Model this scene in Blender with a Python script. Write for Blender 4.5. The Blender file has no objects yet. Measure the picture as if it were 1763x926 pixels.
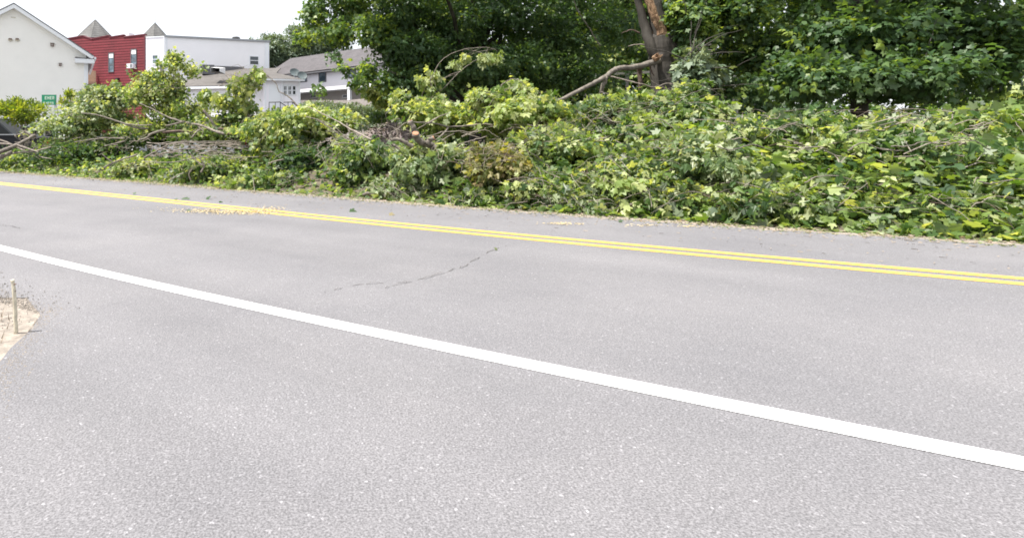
import bpy, math, random
import numpy as np
from mathutils import Vector, Matrix

# ------------------------------------------------------------------ camera, light, exposure
S = bpy.context.scene
COL = S.collection
EYE = 1.2            # eye height (m)
FPX = 1000.0         # focal length in photo pixels
cam_d = bpy.data.cameras.new("camera")
cam = bpy.data.objects.new("camera", cam_d); COL.objects.link(cam)
cam.location = (0, 0, EYE); cam.rotation_euler = (math.radians(90), 0, 0)
cam_d.sensor_width = 36.0; cam_d.lens = 36.0 * FPX / 1763.0
cam_d.shift_x = 281.5 / 1763.0; cam_d.shift_y = -226.0 / 1763.0
cam_d.clip_start = 0.05; cam_d.clip_end = 3000
S.camera = cam

SUNV = Vector((-0.42, -0.10, 0.90)).normalized()
W = bpy.data.worlds.new("World"); S.world = W; W.use_nodes = True
wn = W.node_tree.nodes; wl = W.node_tree.links; wn.clear()
sky = wn.new("ShaderNodeTexSky"); sky.sky_type = 'NISHITA'; sky.sun_disc = False
sky.sun_elevation = math.asin(SUNV.z); sky.sun_rotation = math.atan2(SUNV.x, SUNV.y) % (2*math.pi)
sky.air_density = 1.0; sky.dust_density = 4.0; sky.ozone_density = 1.0
# thin bright overcast veils the blue evenly
veil = wn.new("ShaderNodeMix"); veil.data_type = 'RGBA'; veil.inputs[0].default_value = .75; veil.inputs[7].default_value = (5.9, 6.0, 6.2, 1)
bg = wn.new("ShaderNodeBackground"); bg.inputs["Strength"].default_value = 0.12
wo = wn.new("ShaderNodeOutputWorld")
wl.new(sky.outputs[0], veil.inputs[6]); wl.new(veil.outputs[2], bg.inputs[0]); wl.new(bg.outputs[0], wo.inputs[0])
sl = bpy.data.lights.new("sun", 'SUN'); sl.energy = 5.0; sl.angle = math.radians(0.6); sl.color = (1.0, 0.955, 0.89)
so = bpy.data.objects.new("sun", sl); COL.objects.link(so); so.location = (-20, 0, 60)
so.rotation_euler = SUNV.to_track_quat('Z', 'Y').to_euler()
S.view_settings.view_transform = 'Standard'; S.view_settings.look = 'None'
S.view_settings.exposure = 1.04; S.view_settings.gamma = 1.0
S.render.engine = 'CYCLES'
try:
    S.cycles.use_denoising = True; S.cycles.use_adaptive_sampling = False; S.cycles.filter_width = 1.75
    S.cycles.max_bounces = 8; S.cycles.transmission_bounces = 5; S.cycles.diffuse_bounces = 4
except Exception:
    pass

rng = np.random.default_rng(11)
R = random.Random(5)

# ------------------------------------------------------------------ places
def P(px, py, z):                       # a point seen at photo pixel (px,py), z metres ahead
    return Vector(((px-600)/FPX*z, z, EYE + (237-py)/FPX*z))
U = Vector((-.8036, .5952, 0)); N = Vector((.5952, .8036, 0))   # along the road / away across it
def off(s):                             # the road bends gently away to the right
    if s >= 6: return 0.0
    if s > -6: return .012*(6-s)**1.8
    return .012*12**1.8 + (-6-s)*.16
def RD(s, D, h=0.0):
    v = U*s + N*(D+off(s)); return Vector((v.x, v.y, h))
def zD(px, D):
    z = D/(.5952*(px-600)/1000+.8036)
    for _ in range(4):
        v = Vector(((px-600)/1000*z, z, 0)); z = (D+off(v.dot(U)))/(.5952*(px-600)/1000+.8036)
    return z

# ------------------------------------------------------------------ mesh helpers
ORG = {}
def tag(o, label=None, cat=None, group=None, kind=None):
    if label: o['label'] = label
    if cat: o['category'] = cat
    if group: o['group'] = group
    if kind: o['kind'] = kind
    return o
def link(o, parent=None):
    COL.objects.link(o)
    if parent is not None: o.parent = parent
    return o
def empty(name, loc, label, cat, group=None):
    o = bpy.data.objects.new(name, None); COL.objects.link(o); o.location = loc
    o.empty_display_size = .2
    ORG[o.name] = Vector(loc); return tag(o, label, cat, group)
class MB:
    def __init__(s): s.v = []; s.f = []; s.uv = []; s.m = []
    def add(s, vs, fs, uvs=None, mi=0):
        b = len(s.v); s.v += [tuple(v) for v in vs]
        for k, f in enumerate(fs):
            s.f.append(tuple(b+i for i in f)); s.m.append(mi)
            s.uv.append(uvs[k] if uvs else None)
    def quad(s, a, b, c, d, uv=None, mi=0): s.add([a, b, c, d], [(0, 1, 2, 3)], [uv] if uv else None, mi)
    def box8(s, p, mi=0):               # 8 corners: bottom 4 ccw, top 4 ccw
        s.add(p, [(3,2,1,0),(4,5,6,7),(0,1,5,4),(1,2,6,5),(2,3,7,6),(3,0,4,7)], None, mi)
    def box(s, x0, x1, y0, y1, z0, z1, M=None, mi=0):
        p = [(x0,y0,z0),(x1,y0,z0),(x1,y1,z0),(x0,y1,z0),(x0,y0,z1),(x1,y0,z1),(x1,y1,z1),(x0,y1,z1)]
        if M is not None: p = [M @ Vector(q) for q in p]
        s.box8(p, mi)
    def tube(s, pts, rad, n=8, cap=True, wob=0.0, mi=0):
        pts = [Vector(p) for p in pts]; m = len(pts); b = len(s.v)
        t0 = (pts[1]-pts[0]).normalized()
        ref = Vector((0,0,1)) if abs(t0.z) < .9 else Vector((1,0,0))
        a = t0.cross(ref).normalized()
        for i, p in enumerate(pts):
            t = (pts[min(i+1,m-1)]-pts[max(i-1,0)])
            if t.length < 1e-9: t = t0
            t.normalize(); a = (a - t*a.dot(t)); a.normalize(); c = t.cross(a)
            r = rad[i] if hasattr(rad, '__len__') else rad
            for k in range(n):
                th = 2*math.pi*k/n; rr = r*(1+(wob*(R.random()-.5) if wob else 0))
                q = p + a*(rr*math.cos(th)) + c*(rr*math.sin(th)); s.v.append(tuple(q))
        for i in range(m-1):
            for k in range(n):
                k2 = (k+1) % n
                s.f.append((b+i*n+k, b+i*n+k2, b+(i+1)*n+k2, b+(i+1)*n+k)); s.uv.append(None); s.m.append(mi)
        if cap:
            s.f.append(tuple(b+k for k in reversed(range(n)))); s.uv.append(None); s.m.append(mi)
            s.f.append(tuple(b+(m-1)*n+k for k in range(n))); s.uv.append(None); s.m.append(mi)
    def build(s, name, mats, parent=None, smooth=False, kind=None, label=None):
        if not isinstance(mats, (list, tuple)): mats = [mats]
        me = bpy.data.meshes.new(name)
        o0 = ORG.get(parent.name, Vector((0,0,0))) if parent is not None else Vector((0,0,0))
        vs = s.v if o0.length == 0 else [(x-o0.x, y-o0.y, z-o0.z) for x, y, z in s.v]
        me.from_pydata(vs, [], s.f)
        for m in mats: me.materials.append(m)
        if len(mats) > 1: me.polygons.foreach_set("material_index", s.m)
        if any(u for u in s.uv):
            lay = me.uv_layers.new(name="UVMap"); k = 0
            for f, u in zip(s.f, s.uv):
                for j in range(len(f)):
                    if u: lay.data[k].uv = u[j]
                    k += 1
        if smooth: me.polygons.foreach_set("use_smooth", [True]*len(me.polygons))
        me.update()
        o = bpy.data.objects.new(name, me); link(o, parent)
        if parent is not None: ORG[o.name] = o0
        else: ORG[o.name] = Vector((0,0,0))
        if kind: o['kind'] = kind
        if label: o['label'] = label
        return o
def recentre(o):                        # put a top-level mesh's origin at the bottom of its own shape
    me = o.data; n = len(me.vertices); a = np.empty(n*3, np.float32); me.vertices.foreach_get('co', a); a = a.reshape(-1,3)
    c = np.array([(a[:,0].min()+a[:,0].max())/2, (a[:,1].min()+a[:,1].max())/2, a[:,2].min()], np.float32)
    a -= c; me.vertices.foreach_set('co', a.ravel()); o.location = Vector(c.tolist()); ORG[o.name] = Vector(c.tolist()); me.update(); return o

def spline(pts, k=4, jit=0.0):
    pts = [Vector(p) for p in pts]
    if len(pts) < 3 and jit == 0: return pts
    q = [pts[0]*2-pts[1]] + pts + [pts[-1]*2-pts[-2]]; out = []
    for i in range(1, len(q)-2):
        for j in range(k):
            t = j/k; a, b, c, d = q[i-1], q[i], q[i+1], q[i+2]
            v = .5*((2*b)+(c-a)*t+(2*a-5*b+4*c-d)*t*t+(3*b-a-3*c+d)*t**3)
            out.append(v+Vector((R.gauss(0,1),R.gauss(0,1),R.gauss(0,1)))*jit)
    out.append(pts[-1]); return out

# ------------------------------------------------------------------ materials
def mat(name): 
    m = bpy.data.materials.new(name); m.use_nodes = True
    nt = m.node_tree; b = nt.nodes["Principled BSDF"]; return m, nt, b
def nd(nt, t, **kw):
    n = nt.nodes.new(t)
    for k, v in kw.items(): setattr(n, k, v)
    return n
def noise(nt, scale, detail=4, rough=.6, coord='Object', vec=None, sc=None):
    n = nd(nt, "ShaderNodeTexNoise"); n.inputs["Scale"].default_value = scale
    n.inputs["Detail"].default_value = detail; n.inputs["Roughness"].default_value = rough
    if vec is None:
        tc = nd(nt, "ShaderNodeTexCoord"); vec = tc.outputs[coord]
    if sc:
        mp = nd(nt, "ShaderNodeMapping"); mp.inputs["Scale"].default_value = sc
        nt.links.new(vec, mp.inputs[0]); vec = mp.outputs[0]
    nt.links.new(vec, n.inputs["Vector"]); return n
def ramp(nt, src, stops):
    r = nd(nt, "ShaderNodeValToRGB"); e = r.color_ramp.elements
    while len(e) < len(stops): e.new(.5)
    for i, (p, c) in enumerate(stops): e[i].position = p; e[i].color = (c[0], c[1], c[2], 1) if hasattr(c, '__len__') else (c, c, c, 1)
    nt.links.new(src, r.inputs[0]); return r
def mix(nt, a, b, fac, mode='MIX'):
    m = nd(nt, "ShaderNodeMix"); m.data_type = 'RGBA'; m.blend_type = mode
    for s, v in ((m.inputs[0], fac), (m.inputs[6], a), (m.inputs[7], b)):
        if hasattr(v, 'is_linked') or hasattr(v, 'links'): nt.links.new(v, s)
        elif isinstance(v, (int, float)): s.default_value = v
        else: s.default_value = (v[0], v[1], v[2], 1)
    return m.outputs[2]
def bump(nt, b, h, strength, dist=.01):
    n = nd(nt, "ShaderNodeBump"); n.inputs["Strength"].default_value = strength; n.inputs["Distance"].default_value = dist
    nt.links.new(h, n.inputs["Height"]); nt.links.new(n.outputs[0], b.inputs["Normal"])
def simple(name, c, rough=.6, var=.12, scale=6, metal=0, bmp=0, spec=.5):
    m, nt, b = mat(name)
    n = noise(nt, scale, 5)
    r = ramp(nt, n.outputs[0], [(.3, [x*(1-var) for x in c]), (.7, [min(1, x*(1+var)) for x in c])])
    nt.links.new(r.outputs[0], b.inputs["Base Color"])
    b.inputs["Roughness"].default_value = rough; b.inputs["Metallic"].default_value = metal
    b.inputs["Specular IOR Level"].default_value = spec
    if bmp: bump(nt, b, noise(nt, scale*6, 4).outputs[0], bmp)
    return m

def asphalt(name, base, dusty=True):
    m, nt, b = mat(name)
    fine = noise(nt, 120, 3, .75); grain = ramp(nt, fine.outputs[0], [(.36, .62), (.5, 1.0), (.62, 1.38)])
    vor = nd(nt, "ShaderNodeTexVoronoi"); vor.inputs["Scale"].default_value = 110
    tc = nd(nt, "ShaderNodeTexCoord"); nt.links.new(tc.outputs["Object"], vor.inputs["Vector"])
    stone = ramp(nt, vor.outputs["Color"], [(.0, .84), (.62, .96), (.88, 1.1), (.98, 1.75)])
    big = noise(nt, .55, 5, .6); tone = ramp(nt, big.outputs[0], [(.3, [base[0]*.86, base[1]*.86, base[2]*.87]), (.7, [base[0]*1.08, base[1]*1.07, base[2]*1.06])])
    c = mix(nt, tone.outputs[0], grain.outputs[0], 1.0, 'MULTIPLY')
    c = mix(nt, c, stone.outputs[0], 1.0, 'MULTIPLY')
    # tyre-worn darker bands run along the lane, broken up by noise
    rot = nd(nt, "ShaderNodeMapping"); rot.inputs["Rotation"].default_value = (0, 0, -math.atan2(.5952, -.8036))
    nt.links.new(tc.outputs["Object"], rot.inputs[0])
    wear = noise(nt, 1.0, 4, .55, vec=rot.outputs[0], sc=(.12, 1.1, 1))
    wr = ramp(nt, wear.outputs[0], [(.3, .91), (.55, 1.0), (.75, 1.05)])
    c = mix(nt, c, wr.outputs[0], 1.0, 'MULTIPLY')
    nt.links.new(c, b.inputs["Base Color"]); b.inputs["Roughness"].default_value = .85
    b.inputs["Specular IOR Level"].default_value = .3
    bump(nt, b, fine.outputs[0], .5, .004); return m
def paint(name, c, worn):
    m, nt, b = mat(name)
    n = noise(nt, 26, 6, .7); a = ramp(nt, n.outputs[0], [(worn-.05, .0), (worn+.06, 1.0)])
    f = noise(nt, 160, 3, .7); fr = ramp(nt, f.outputs[0], [(.35, [x*.72 for x in c]), (.55, c)])
    nt.links.new(mix(nt, (.2, .195, .2), fr.outputs[0], a.outputs[0]), b.inputs["Base Color"])
    b.inputs["Roughness"].default_value = .7; bump(nt, b, f.outputs[0], .3, .003); return m
def leafmat(name, stops, under, trans=.42, rough=.48):
    m, nt, b = mat(name)
    at = nd(nt, "ShaderNodeAttribute"); at.attribute_name = "tone"
    r = ramp(nt, at.outputs["Fac"], stops)
    geo = nd(nt, "ShaderNodeNewGeometry")
    n = noise(nt, 30, 2, .5); nr = ramp(nt, n.outputs[0], [(.3, .8), (.7, 1.15)])
    top = mix(nt, r.outputs[0], nr.outputs[0], 1.0, 'MULTIPLY')
    col = mix(nt, top, mix(nt, r.outputs[0], under, .55), geo.outputs["Backfacing"])
    nt.links.new(col, b.inputs["Base Color"])
    b.inputs["Roughness"].default_value = rough; b.inputs["Specular IOR Level"].default_value = .42
    tr = nd(nt, "ShaderNodeBsdfTranslucent")
    tcol = mix(nt, r.outputs[0], (1.9, 1.75, .55), 1.0, 'MULTIPLY'); nt.links.new(tcol, tr.inputs[0])
    ms = nd(nt, "ShaderNodeMixShader"); ms.inputs[0].default_value = trans
    out = nt.nodes["Material Output"]
    nt.links.new(b.outputs[0], ms.inputs[1]); nt.links.new(tr.outputs[0], ms.inputs[2]); nt.links.new(ms.outputs[0], out.inputs[0])
    return m
def bark(name, c1, c2, scale=8, stretch=(1, 1, .25)):
    m, nt, b = mat(name)
    n = noise(nt, scale, 6, .65, sc=stretch); r = ramp(nt, n.outputs[0], [(.3, c1), (.55, [(x+y)/2 for x, y in zip(c1, c2)]), (.72, c2)])
    n2 = noise(nt, 2.5, 3); r2 = ramp(nt, n2.outputs[0], [(.35, .75), (.65, 1.15)])
    nt.links.new(mix(nt, r.outputs[0], r2.outputs[0], 1.0, 'MULTIPLY'), b.inputs["Base Color"])
    b.inputs["Roughness"].default_value = .85; bump(nt, b, n.outputs[0], .8, .02); return m
def shingle(name, c, w=.3, h=.14):
    m, nt, b = mat(name)
    tc = nd(nt, "ShaderNodeTexCoord"); br = nd(nt, "ShaderNodeTexBrick")
    br.inputs["Scale"].default_value = 1; br.inputs["Brick Width"].default_value = w; br.inputs["Row Height"].default_value = h
    br.inputs["Mortar Size"].default_value = .008; br.inputs["Mortar Smooth"].default_value = .3
    br.inputs["Color1"].default_value = (c[0]*.85, c[1]*.85, c[2]*.85, 1); br.inputs["Color2"].default_value = (c[0]*1.15, c[1]*1.15, c[2]*1.15, 1)
    br.inputs["Mortar"].default_value = (c[0]*.55, c[1]*.55, c[2]*.55, 1)
    nt.links.new(tc.outputs["UV"], br.inputs["Vector"])
    n = noise(nt, 1.2, 5); r = ramp(nt, n.outputs[0], [(.3, .78), (.7, 1.15)])
    nt.links.new(mix(nt, br.outputs[0], r.outputs[0], 1.0, 'MULTIPLY'), b.inputs["Base Color"])
    b.inputs["Roughness"].default_value = .9; return m
def redwall():
    m, nt, b = mat("red_asphalt_brick_siding")
    tc = nd(nt, "ShaderNodeTexCoord"); br = nd(nt, "ShaderNodeTexBrick")
    br.inputs["Scale"].default_value = 1; br.inputs["Brick Width"].default_value = .62; br.inputs["Row Height"].default_value = .26
    br.inputs["Mortar Size"].default_value = .022; br.inputs["Mortar Smooth"].default_value = .2
    br.inputs["Color1"].default_value = (.155, .014, .022, 1); br.inputs["Color2"].default_value = (.19, .02, .03, 1)
    br.inputs["Mortar"].default_value = (.12, .02, .026, 1)
    nt.links.new(tc.outputs["UV"], br.inputs["Vector"])
    n = noise(nt, .35, 5, .6); r = ramp(nt, n.outputs[0], [(.3, .72), (.6, 1.08)])
    nt.links.new(mix(nt, br.outputs[0], r.outputs[0], 1.0, 'MULTIPLY'), b.inputs["Base Color"])
    b.inputs["Roughness"].default_value = .75; return m
def glass(name, c=(.05, .08, .1)):
    m, nt, b = mat(name); b.inputs["Base Color"].default_value = (*c, 1); b.inputs["Roughness"].default_value = .12
    b.inputs["Specular IOR Level"].default_value = .9
    n = noise(nt, .9, 2); r = ramp(nt, n.outputs[0], [(.4, [x*.5 for x in c]), (.6, [x*1.5 for x in c])]); nt.links.new(r.outputs[0], b.inputs["Base Color"]); return m

M = dict(
 asphalt=asphalt("asphalt", (.157, .155, .163)), lot=asphalt("lot_asphalt", (.16, .158, .165)),
 yellow=paint("yellow_road_paint", (.62, .395, .07), .37), white_line=paint("white_road_paint", (.74, .74, .74), .33),
 crack=simple("crack_tar", (.06, .055, .05), .9), 
 soil=simple("soil", (.085, .07, .05), .95, .5, 5, 0, .8), sand=simple("sandy_dirt", (.235, .205, .175), .95, .4, 14, 0, .9),
 forest=simple("forest_floor", (.05, .055, .03), .95, .5, 1.5, 0, .6),
 cream=simple("cream_vinyl", (.86, .845, .81), .5, .03, .8), trim=simple("white_trim", (.78, .8, .83), .45, .03, 1),
 lav=simple("white_vinyl", (.86, .85, .87), .5, .03, .6), lav2=simple("pale_lilac_vinyl", (.86, .84, .88), .5, .03, .6),
 beige=simple("beige_vinyl", (.42, .39, .36), .6, .06, 1),
 red=redwall(), redflash=simple("dark_red_coping", (.12, .02, .03), .6),
 roofgrey=shingle("grey_shingle", (.078, .072, .077)), roofbrown=shingle("brown_grey_shingle", (.10, .092, .086)),
 cone=shingle("pale_grey_shingle", (.13, .13, .127), .3, .2), roofdark=simple("dark_flashing", (.11, .11, .12), .6, .2),
 cap=simple("grey_cap_metal", (.30, .31, .33), .5), metal=simple("galvanised", (.5, .52, .53), .4, .1, 8, .6),
 glass=glass("window_glass", (.10, .15, .19)), glassdark=glass("dark_window_glass", (.02, .028, .035)), dark=simple("black_metal", (.02, .02, .022), .5, .2),
 shade=simple("white_blind", (.8, .8, .8), .7, .04), wood=simple("deck_wood", (.50, .36, .25), .8, .15, 9, 0, .3),
 woodgrey=simple("weathered_wood", (.30, .27, .25), .85, .2, 8, 0, .4), ivory=simple("vent_cover", (.62, .58, .5), .5, .05),
 brown=simple("brown_fixture", (.16, .10, .08), .6, .2, 20), dish=simple("dish_grey", (.09, .115, .12), .6, .1, 4),
 signg=simple("sign_green", (.005, .23, .11), .4, .05, 3), signw=simple("sign_letters", (.62, .74, .62), .5, .03, 3),
 blackcar=simple("black_paint", (.008, .009, .013), .45, .1, 6, 0, 0, .25), silvercar=simple("silver_paint", (.42, .44, .47), .3, .05, 4, .5),
 whitecar=simple("white_paint", (.78, .79, .82), .25, .03), redp=simple("tail_lamp_red", (.35, .01, .01), .2), tyre=simple("tyre_rubber", (.02, .02, .02), .85),
 lamp=simple("lamp_clear", (.6, .6, .6), .15), carglass=simple("car_glass", (.015, .018, .02), .3, .1, 3, 0, 0, .3),
 bark=bark("maple_bark", (.022, .019, .016), (.08, .07, .058), 7, (1,1,.16)), twig=bark("twig_bark", (.13, .105, .085), (.33, .29, .25), 14, (1, 1, 1)),
 limb=bark("cut_limb_bark", (.085, .07, .058), (.25, .22, .185), 10, (1, 1, 1)), darktwig=bark("dark_twig", (.07, .045, .035), (.16, .11, .09), 12, (1, 1, 1)),
 cut=simple("fresh_cut_wood", (.33, .16, .09), .8, .4, 34, 0, .3), split=bark("split_heartwood", (.13, .06, .035), (.47, .33, .20), 16, (1.4, 1.4, .1)),
 stalk=simple("dry_stalk", (.50, .46, .36), .85, .25, 40), grit=simple("grit", (.19, .175, .16), .9, .5, 8), sawdust=simple("sawdust", (.42, .34, .19), .9, .25, 40), chip=simple("wood_chips", (.26, .205, .165), .9, .4, 20), dry=simple("dry_stems", (.225, .18, .13), .9, .3, 20),
 chipheap=simple("shredded_bark", (.16, .13, .125), .9, .35, 10, 0, .8),
)
G_ = [(.0, (.024, .056, .016)), (.3, (.052, .108, .025)), (.52, (.125, .195, .045)), (.76, (.22, .295, .085)), (1, (.38, .42, .20))]
M['leaf'] = leafmat("maple_leaf", G_, (.34, .38, .28))
M['leafpale'] = leafmat("maple_leaf_turned", [(.0, (.055, .10, .035)), (.4, (.11, .17, .065)), (.75, (.21, .27, .13)), (1, (.38, .42, .28))], (.42, .45, .33))
M['leafbrown'] = leafmat("maple_leaf_wilting", [(.0, (.07, .095, .03)), (.35, (.15, .17, .055)), (.65, (.25, .24, .09)), (.85, (.25, .225, .10)), (1, (.22, .17, .08))], (.25, .23, .13))
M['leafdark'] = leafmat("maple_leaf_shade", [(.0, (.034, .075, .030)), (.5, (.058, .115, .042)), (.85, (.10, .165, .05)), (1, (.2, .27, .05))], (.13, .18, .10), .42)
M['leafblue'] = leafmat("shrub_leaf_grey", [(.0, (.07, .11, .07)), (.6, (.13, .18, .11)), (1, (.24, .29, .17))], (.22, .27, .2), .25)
M['leaflime'] = leafmat("shrub_leaf_lime", [(.0, (.06, .11, .015)), (.5, (.15, .2, .025)), (1, (.3, .32, .05))], (.25, .3, .1), .5)
M['leafflat'] = leafmat("litter_leaf", [(.0, (.08, .10, .04)), (.5, (.17, .20, .09)), (.8, (.25, .25, .14)), (1, (.22, .16, .09))], (.36, .37, .25), .3)

# ------------------------------------------------------------------ leaves
H_ = [(0,0),(.30,-.06),(.44,.12),(.30,.23),(.57,.40),(.50,.62),(.22,.55),(.14,.80),(0,1)]
NEAR = (np.array(H_ + [(-x, y) for x, y in H_[1:-1]][::1]), [[0,1,2,3,4,5,6,7,8], [0,8]+[15,14,13,12,11,10,9]])
h2 = [(0,0),(.42,.03),(.54,.5),(.19,.58),(0,1)]
FAR = (np.array(h2 + [(-x, y) for x, y in h2[1:-1]]), [[0,1,2,3,4],[0,4,7,6,5]])
h3 = [(0,0),(.30,.35),(0,1)]
LANCE = (np.array(h3 + [(-.30,.35)]), [[0,1,2],[0,2,3]])
def nrm(a): return a/np.maximum(np.linalg.norm(a, axis=-1, keepdims=True), 1e-9)
def basis(nv, tip):
    y = nrm(tip); z = nv - (nv*y).sum(-1, keepdims=True)*y; z = nrm(z); x = np.cross(y, z); return x, y, z
def leafverts(tmpl, pos, nv, tip, size, fold=.35, curl=.38):
    t, _ = tmpl; x, y, z = basis(nv, tip); n = len(pos)
    tx = t[:,0]; ty = t[:,1]
    f = fold*rng.uniform(.2, 1.6, n)[:,None]; c = curl*rng.uniform(-.4, 2.0, n)[:,None]
    tz = -f*np.abs(tx)[None]*1.0 - c*(ty[None]**2)
    V = pos[:,None,:] + size[:,None,None]*(x[:,None,:]*tx[None,:,None] + y[:,None,:]*ty[None,:,None] + z[:,None,:]*tz[:,:,None])
    return V
def leafmesh(name, tmpl, L, m, parent, kind='stuff', label=None, **kw):
    pos, nv, tip, size, tone = L
    V = leafverts(tmpl, pos, nv, tip, size, **kw); n, k = V.shape[:2]
    if parent is not None: V = V - np.array(ORG[parent.name])
    me = bpy.data.meshes.new(name); me.vertices.add(n*k); me.vertices.foreach_set('co', V.astype(np.float32).ravel())
    polys = tmpl[1]; lc = sum(len(p) for p in polys); flat = np.array([i for p in polys for i in p])
    idx = (flat[None] + (np.arange(n)*k)[:,None]).ravel().astype(np.int32)
    me.loops.add(len(idx)); me.loops.foreach_set('vertex_index', idx)
    st = np.cumsum([0]+[len(p) for p in polys[:-1]]); ls = (st[None]+(np.arange(n)*lc)[:,None]).ravel().astype(np.int32)
    me.polygons.add(len(ls)); me.polygons.foreach_set('loop_start', ls)
    try: me.polygons.foreach_set('loop_total', np.tile([len(p) for p in polys], n).astype(np.int32))
    except Exception: pass
    at = me.attributes.new('tone', 'FLOAT', 'POINT'); at.data.foreach_set('value', np.repeat(tone, k).astype(np.float32))
    me.materials.append(m); me.update(calc_edges=True); me.validate()
    o = bpy.data.objects.new(name, me); link(o, parent)
    ORG[o.name] = ORG[parent.name] if parent is not None else Vector((0,0,0))
    if kind: o['kind'] = kind
    if label: o['label'] = label
    return o
def cat(Ls): return tuple(np.concatenate([l[i] for l in Ls]) for i in range(5))
def sub(L, k): return tuple(a[k] for a in L)
def sprays(p, out, k=7, L=.4, leaf=.14, droop=.25, spread=.45, up=1.0, tone=(.45,.22), flat=1.0):
    n = len(p); rn = lambda s: rng.normal(0, s, (n,3))
    Z = np.array([0,0,1.0])
    d = nrm(out*.8 + rn(.45) - Z*droop)
    m_ = Z*up + out*.45 + rn(.32); m_ = nrm(m_ - (m_*d).sum(-1,keepdims=True)*d); side = np.cross(d, m_)
    Ln = L*rng.uniform(.7,1.3,n)[:,None]; st = rng.normal(tone[0], tone[1]*1.25, n)
    res = []
    for j in range(k):
        t = (j+.6)/k; sg = 1 if j % 2 else -1
        pos = p + d*Ln*(t-.35) + side*sg*Ln*.24*(1.05-.5*t)*flat + rn(.02)
        tip = d*(.35+.6*t) + side*sg*(.95-.5*t) + rn(.28) - Z*droop*.9
        nv = m_ + rn(spread)
        res.append((pos, nv, tip, leaf*rng.uniform(.6,1.25,n), np.clip(st+rng.normal(0,.11,n),0,1)))
    return cat(res)
def ellip(c, r, n, shell=.35, lump=.22, up_bias=.0, shr=.22):
    r = tuple(max(.42*q, q-shr) for q in r)
    d = nrm(rng.normal(0,1,(n,3)))
    if up_bias: d[:,2] = np.where((d[:,2] < 0) & (rng.random(n) < up_bias), -d[:,2], d[:,2])
    ph = rng.uniform(0,6.28,6); kk = rng.normal(0,1,(6,3))*3.2
    f = 1+lump*sum(np.sin((d*kk[i]).sum(-1)+ph[i]) for i in range(6))/1.8
    rad = 1-shell*rng.random(n)**1.5
    return np.array(c)[None] + d*np.array(r)[None]*(f*rad)[:,None], nrm(d/np.array(r)[None])

# eight shared single-leaf meshes per leaf material
LV = {}
def leaf_variants(mname):
    if mname in LV: return LV[mname]
    out = []
    for i in range(10):
        t = np.array([[0.,0,0]]); V = leafverts(NEAR, t, np.array([[0,0,1.]]), np.array([[0,1.,0]]), np.array([1.]), fold=.45, curl=.5)[0]
        me = bpy.data.meshes.new("leaf"); me.from_pydata([tuple(v) for v in V], [], [tuple(p) for p in NEAR[1]])
        at = me.attributes.new('tone','FLOAT','POINT'); at.data.foreach_set('value', np.full(len(V), (i+.5)/10, np.float32))
        me.materials.append(M[mname]); me.update(); out.append(me)
    LV[mname] = out; return out
def leaf_objects(L, mname, parent):
    pos, nv, tip, size, tone = L; x, y, z = basis(nv, tip); o0 = ORG[parent.name]; var = leaf_variants(mname)
    for i in range(len(pos)):
        me = var[min(9, int(tone[i]*10))]
        o = bpy.data.objects.new("leaf", me); s = size[i]
        o.matrix_local = Matrix(((x[i][0]*s, y[i][0]*s, z[i][0]*s, pos[i][0]-o0.x),(x[i][1]*s, y[i][1]*s, z[i][1]*s, pos[i][1]-o0.y),(x[i][2]*s, y[i][2]*s, z[i][2]*s, pos[i][2]-o0.z),(0,0,0,1)))
        COL.objects.link(o); o.parent = parent
def split_near(L, count, c, r):
    """the leaves on the side a passer-by on the road sees first, and the rest"""
    pos = L[0]; toroad = -np.array(N)*1.0
    score = ((pos-np.array(c))/np.array(r)) @ np.array([toroad[0], toroad[1], .9]) + rng.normal(0,.12,len(pos))
    k = np.argsort(-score)[:count]; mask = np.zeros(len(pos), bool); mask[k] = True
    return sub(L, mask), sub(L, ~mask)

# ------------------------------------------------------------------ the setting
def grid_strip(name, m, s0, s1, ns, Ds, hfun, z):
    b = MB(); k = len(Ds)
    vs = []
    for i in range(ns+1):
        s = s0+(s1-s0)*i/ns
        for j, D in enumerate(Ds):
            d = D(s) if callable(D) else D
            q = RD(s, d); vs.append((q.x, q.y, z+(hfun(s, d) if hfun else 0)))
    fs = [(i*k+j, i*k+j+1, (i+1)*k+j+1, (i+1)*k+j) for i in range(ns) for j in range(k-1)]
    b.add(vs, fs); return b.build(name, m)
g = MB(); g.quad((-600,-200,0),(600,-200,0),(600,900,0),(-600,900,0)); tag(g.build("ground", M['forest']), kind='structure')
def wob(s): return .10*math.sin(s*1.3)+.07*math.sin(s*3.1+1)+.04*math.sin(s*7.7)
verge = grid_strip("roadside_verge", M['sand'], -30, 60, 180, [-6, -2, 0, 2.6], None, .004); tag(verge, kind='structure')
sh = grid_strip("far_shoulder", M['sand'], -30, 120, 200, [8.6, 9.6, 10.6], None, .004); tag(sh, kind='structure')
road = grid_strip("road", M['asphalt'], -30, 140, 680, [lambda s: 1.93+.5*wob(s)+.05*math.sin(s*17)+.03*math.sin(s*41) - 1.5*min(1,max(0,(4.0-s)/1.9)) + .03*math.sin(s*71+2), 2.6, 5, 7, 8.4, lambda s: 9.02+.45*wob(s+3)+.05*math.sin(s*19)], None, .009)
tag(road, kind='structure')
def stripe(name, m, D, w, s0=-30, s1=140, z=.0125):
    o = grid_strip(name, m, s0, s1, 400, [D-w/2, D+w/2], None, z); o.parent = road; return o
stripe("yellow_line", M['yellow'], 6.60, .125); stripe("yellow_line", M['yellow'], 6.86, .125); stripe("white_line", M['white_line'], 2.80, .135)
lot = MB(); 
lot.add([tuple(RD(s, d, .008)) for s, d in ((9,15.6),(70,15.6),(70,60),(-6,70),(-4,32),(6,20))], [(0,1,2,3,4,5)]); tag(lot.build("parking_lot", M['lot']), kind='structure')
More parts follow.
